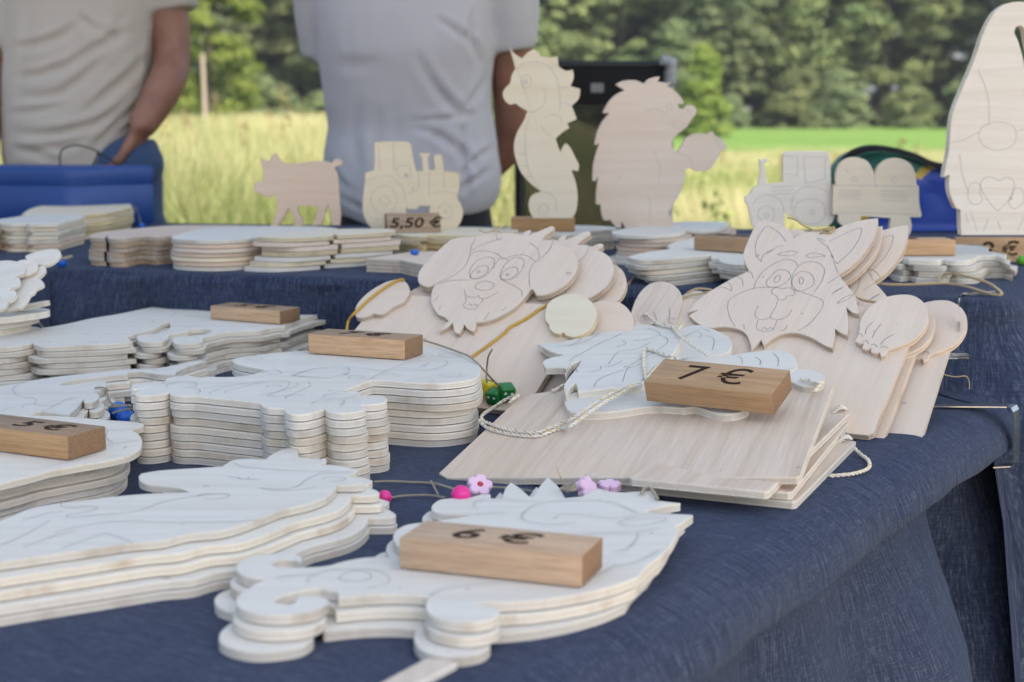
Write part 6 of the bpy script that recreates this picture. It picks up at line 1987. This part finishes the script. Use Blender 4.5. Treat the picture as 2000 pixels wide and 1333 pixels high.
# small things on the shelf
o = link("bead", blob("bead", (0, 0, 0), (0.0075, 0.0075, 0.0072), 24, 14), [LIME]); o.location = onz(1996, 509, Z_TIER + 0.0075)
tag(o, "lime green bead on the shelf at the right edge", "bead")
string("twine", [onz(*k6(x, y), Z_TIER + h) for x, y, h in ((1380, 310, 0.032), (1560, 350, 0.030), (1700, 400, 0.022), (1850, 460, 0.012), (1920, 500, 0.008))], 0.0010, JUTE, "twine from the ragged-edged stack to the lime bead", True)
string("twine", [onz(*k6(x, y), Z_TIER + h) for x, y, h in ((1780, 250, 0.036), (1810, 320, 0.030), (1830, 380, 0.022), (1810, 430, 0.018))], 0.0009, JUTE, "upright twine end in front of the 9 € block", True)
o = link("bead", blob("bead", (0, 0, 0), (0.0065, 0.0065, 0.006), 20, 12), [BLUE_BEAD]); o.location = onz(276, 442, Z_TIER + 0.006)
tag(o, "small blue bead at the right end of the far left stack", "bead")
string("twine", [onz(x, y, Z_TIER + h) for x, y, h in ((258, 402, 0.04), (266, 408, 0.038), (272, 422, 0.024), (275, 438, 0.010))], 0.0008, TWINE, "thin twine hanging from the far left stack to its blue bead")
o = link("bead", blob("bead", (0, 0, 0), (0.0065, 0.0065, 0.004), 20, 12), [BLUE_BEAD]); o.location = onz(810, 493, Z_TIER + 0.022)
tag(o, "flat blue bead on the pinkish cutouts left of the dog's ear", "bead")
string("twine", [onz(x, y, Z_TIER + h) for x, y, h in ((774, 470, 0.012), (780, 461, 0.020), (790, 463, 0.020), (797, 480, 0.014), (799, 492, 0.020))], 0.0008, TWINE, "thin twine loop above the flat blue bead")
string("twine", [onz(x, y, Z_LOW + h) for x, y, h in ((375, 600, 0.049), (385, 592, 0.052), (398, 590, 0.054), (412, 594, 0.05))], 0.0009, TWINE, "pale twine end left of the 5 € block on the dinosaurs", True)
string("twine", [zl(x, y, h) for x, y, h in ((58, 617, 0.05), (70, 625, 0.04), (84, 640, 0.03), (90, 646, 0.03))], 0.0010, TWINE, "twine hanging at the small left stack", True)

# ------------------------------------------------------------------ table clamps, wood strip
def strip(name, pts, width_dir, w, t, mat, label, cat):
    """bent flat strip: pts along its length, width along width_dir"""
    P = [Vector(p) for p in pts]
    W = Vector(width_dir).normalized()*w
    v, f = [], []
    for i, p in enumerate(P):
        d = (P[min(i+1, len(P)-1)] - P[max(i-1, 0)]).normalized()
        n = d.cross(W).normalized()*t*0.5
        for s, q in ((0, 1), (1, 1), (1, -1), (0, -1)):
            v.append(p + W*s + n*q)
    for i in range(len(P)-1):
        for k in range(4):
            l = (k+1) % 4
            f.append([i*4+k, i*4+l, (i+1)*4+l, (i+1)*4+k])
    f.append([3, 2, 1, 0]); f.append([4*(len(P)-1)+k for k in range(4)])
    o = link(name, from_py(name, v, f), [mat])
    bm = bmesh.new(); bm.from_mesh(o.data); bmesh.ops.recalc_face_normals(bm, faces=bm.faces); bm.to_mesh(o.data); bm.free()
    return tag(o, label, cat)
ed = Vector((0.548, 0.836, 0))          # along the right table edge
ou = Vector((0.836, -0.548, 0))         # outwards
e0 = onz(1985, 800, Z_LOW + 0.004)
e0 = onz(1966, 797, Z_LOW + 0.003)
arm = [e0 - ou*0.060, e0 - ou*0.006, e0 + ou*0.0, e0 + ou*0.004 - Vector((0, 0, 0.004)), e0 + ou*0.005 - Vector((0, 0, 0.012)), e0 + ou*0.005 - Vector((0, 0, 0.050)), e0 + ou*0.003 - Vector((0, 0, 0.054)), e0 - ou*0.030 - Vector((0, 0, 0.056))]
arm = [onz(1822, 795, Z_LOW + 0.003), onz(1930, 795.5, Z_LOW + 0.003), onz(1966, 796, Z_LOW + 0.003)]
q = onz(1966, 796, Z_LOW + 0.003)
ar = [arm[0], arm[1], q, ony(1974, 798, q.y - 0.003), ony(1978, 806, q.y - 0.004), ony(1981, 850, q.y - 0.004), ony(1979, 906, q.y - 0.004), ony(1974, 912, q.y - 0.002), ony(1940, 914, q.y + 0.004)]
strip("table_clamp", ar, ed, 0.022, 0.0012, STEEL, "shiny steel tablecloth clamp gripping the right table edge", "tablecloth clamp")
yq = 1.60
t0 = onz(1880, 581, Z_TIER + 0.003)
cl = [onz(1945, 573, Z_TIER + 0.003), onz(1880, 577, Z_TIER + 0.003), ony(1874, 582, yq), ony(1873, 600, yq), ony(1872, 694, yq), ony(1868, 697, yq), ony(1836, 696, yq)]
strip("table_clamp", cl, (0.25, 0.9, 0), 0.016, 0.0022, ACRYLIC, "clear plastic tablecloth clamp at the right corner of the shelf", "tablecloth clamp")
foot = link("clamp_foot", box_mesh("clamp_foot", -0.016, 0.014, -0.010, 0.010, 0, 0.005, 0.001), [ACRYLIC])
foot.parent = [o for o in COL.objects if o.name.startswith("table_clamp") and "clear" in o.get('label', '')][0]
foot.location = ony(1863, 699, yq)

f0 = FLAT(Z_LOW + 0.0005)
cutout("wood_strip", "735,1338! 828,1288! 840,1285.5 880,1290 893,1294! 788,1350! 640,1420! 580,1420!", (0, 0, 1), f0, 0.004, 'board', "narrow flat wood strip lying on the cloth at the bottom edge", "wooden strip")
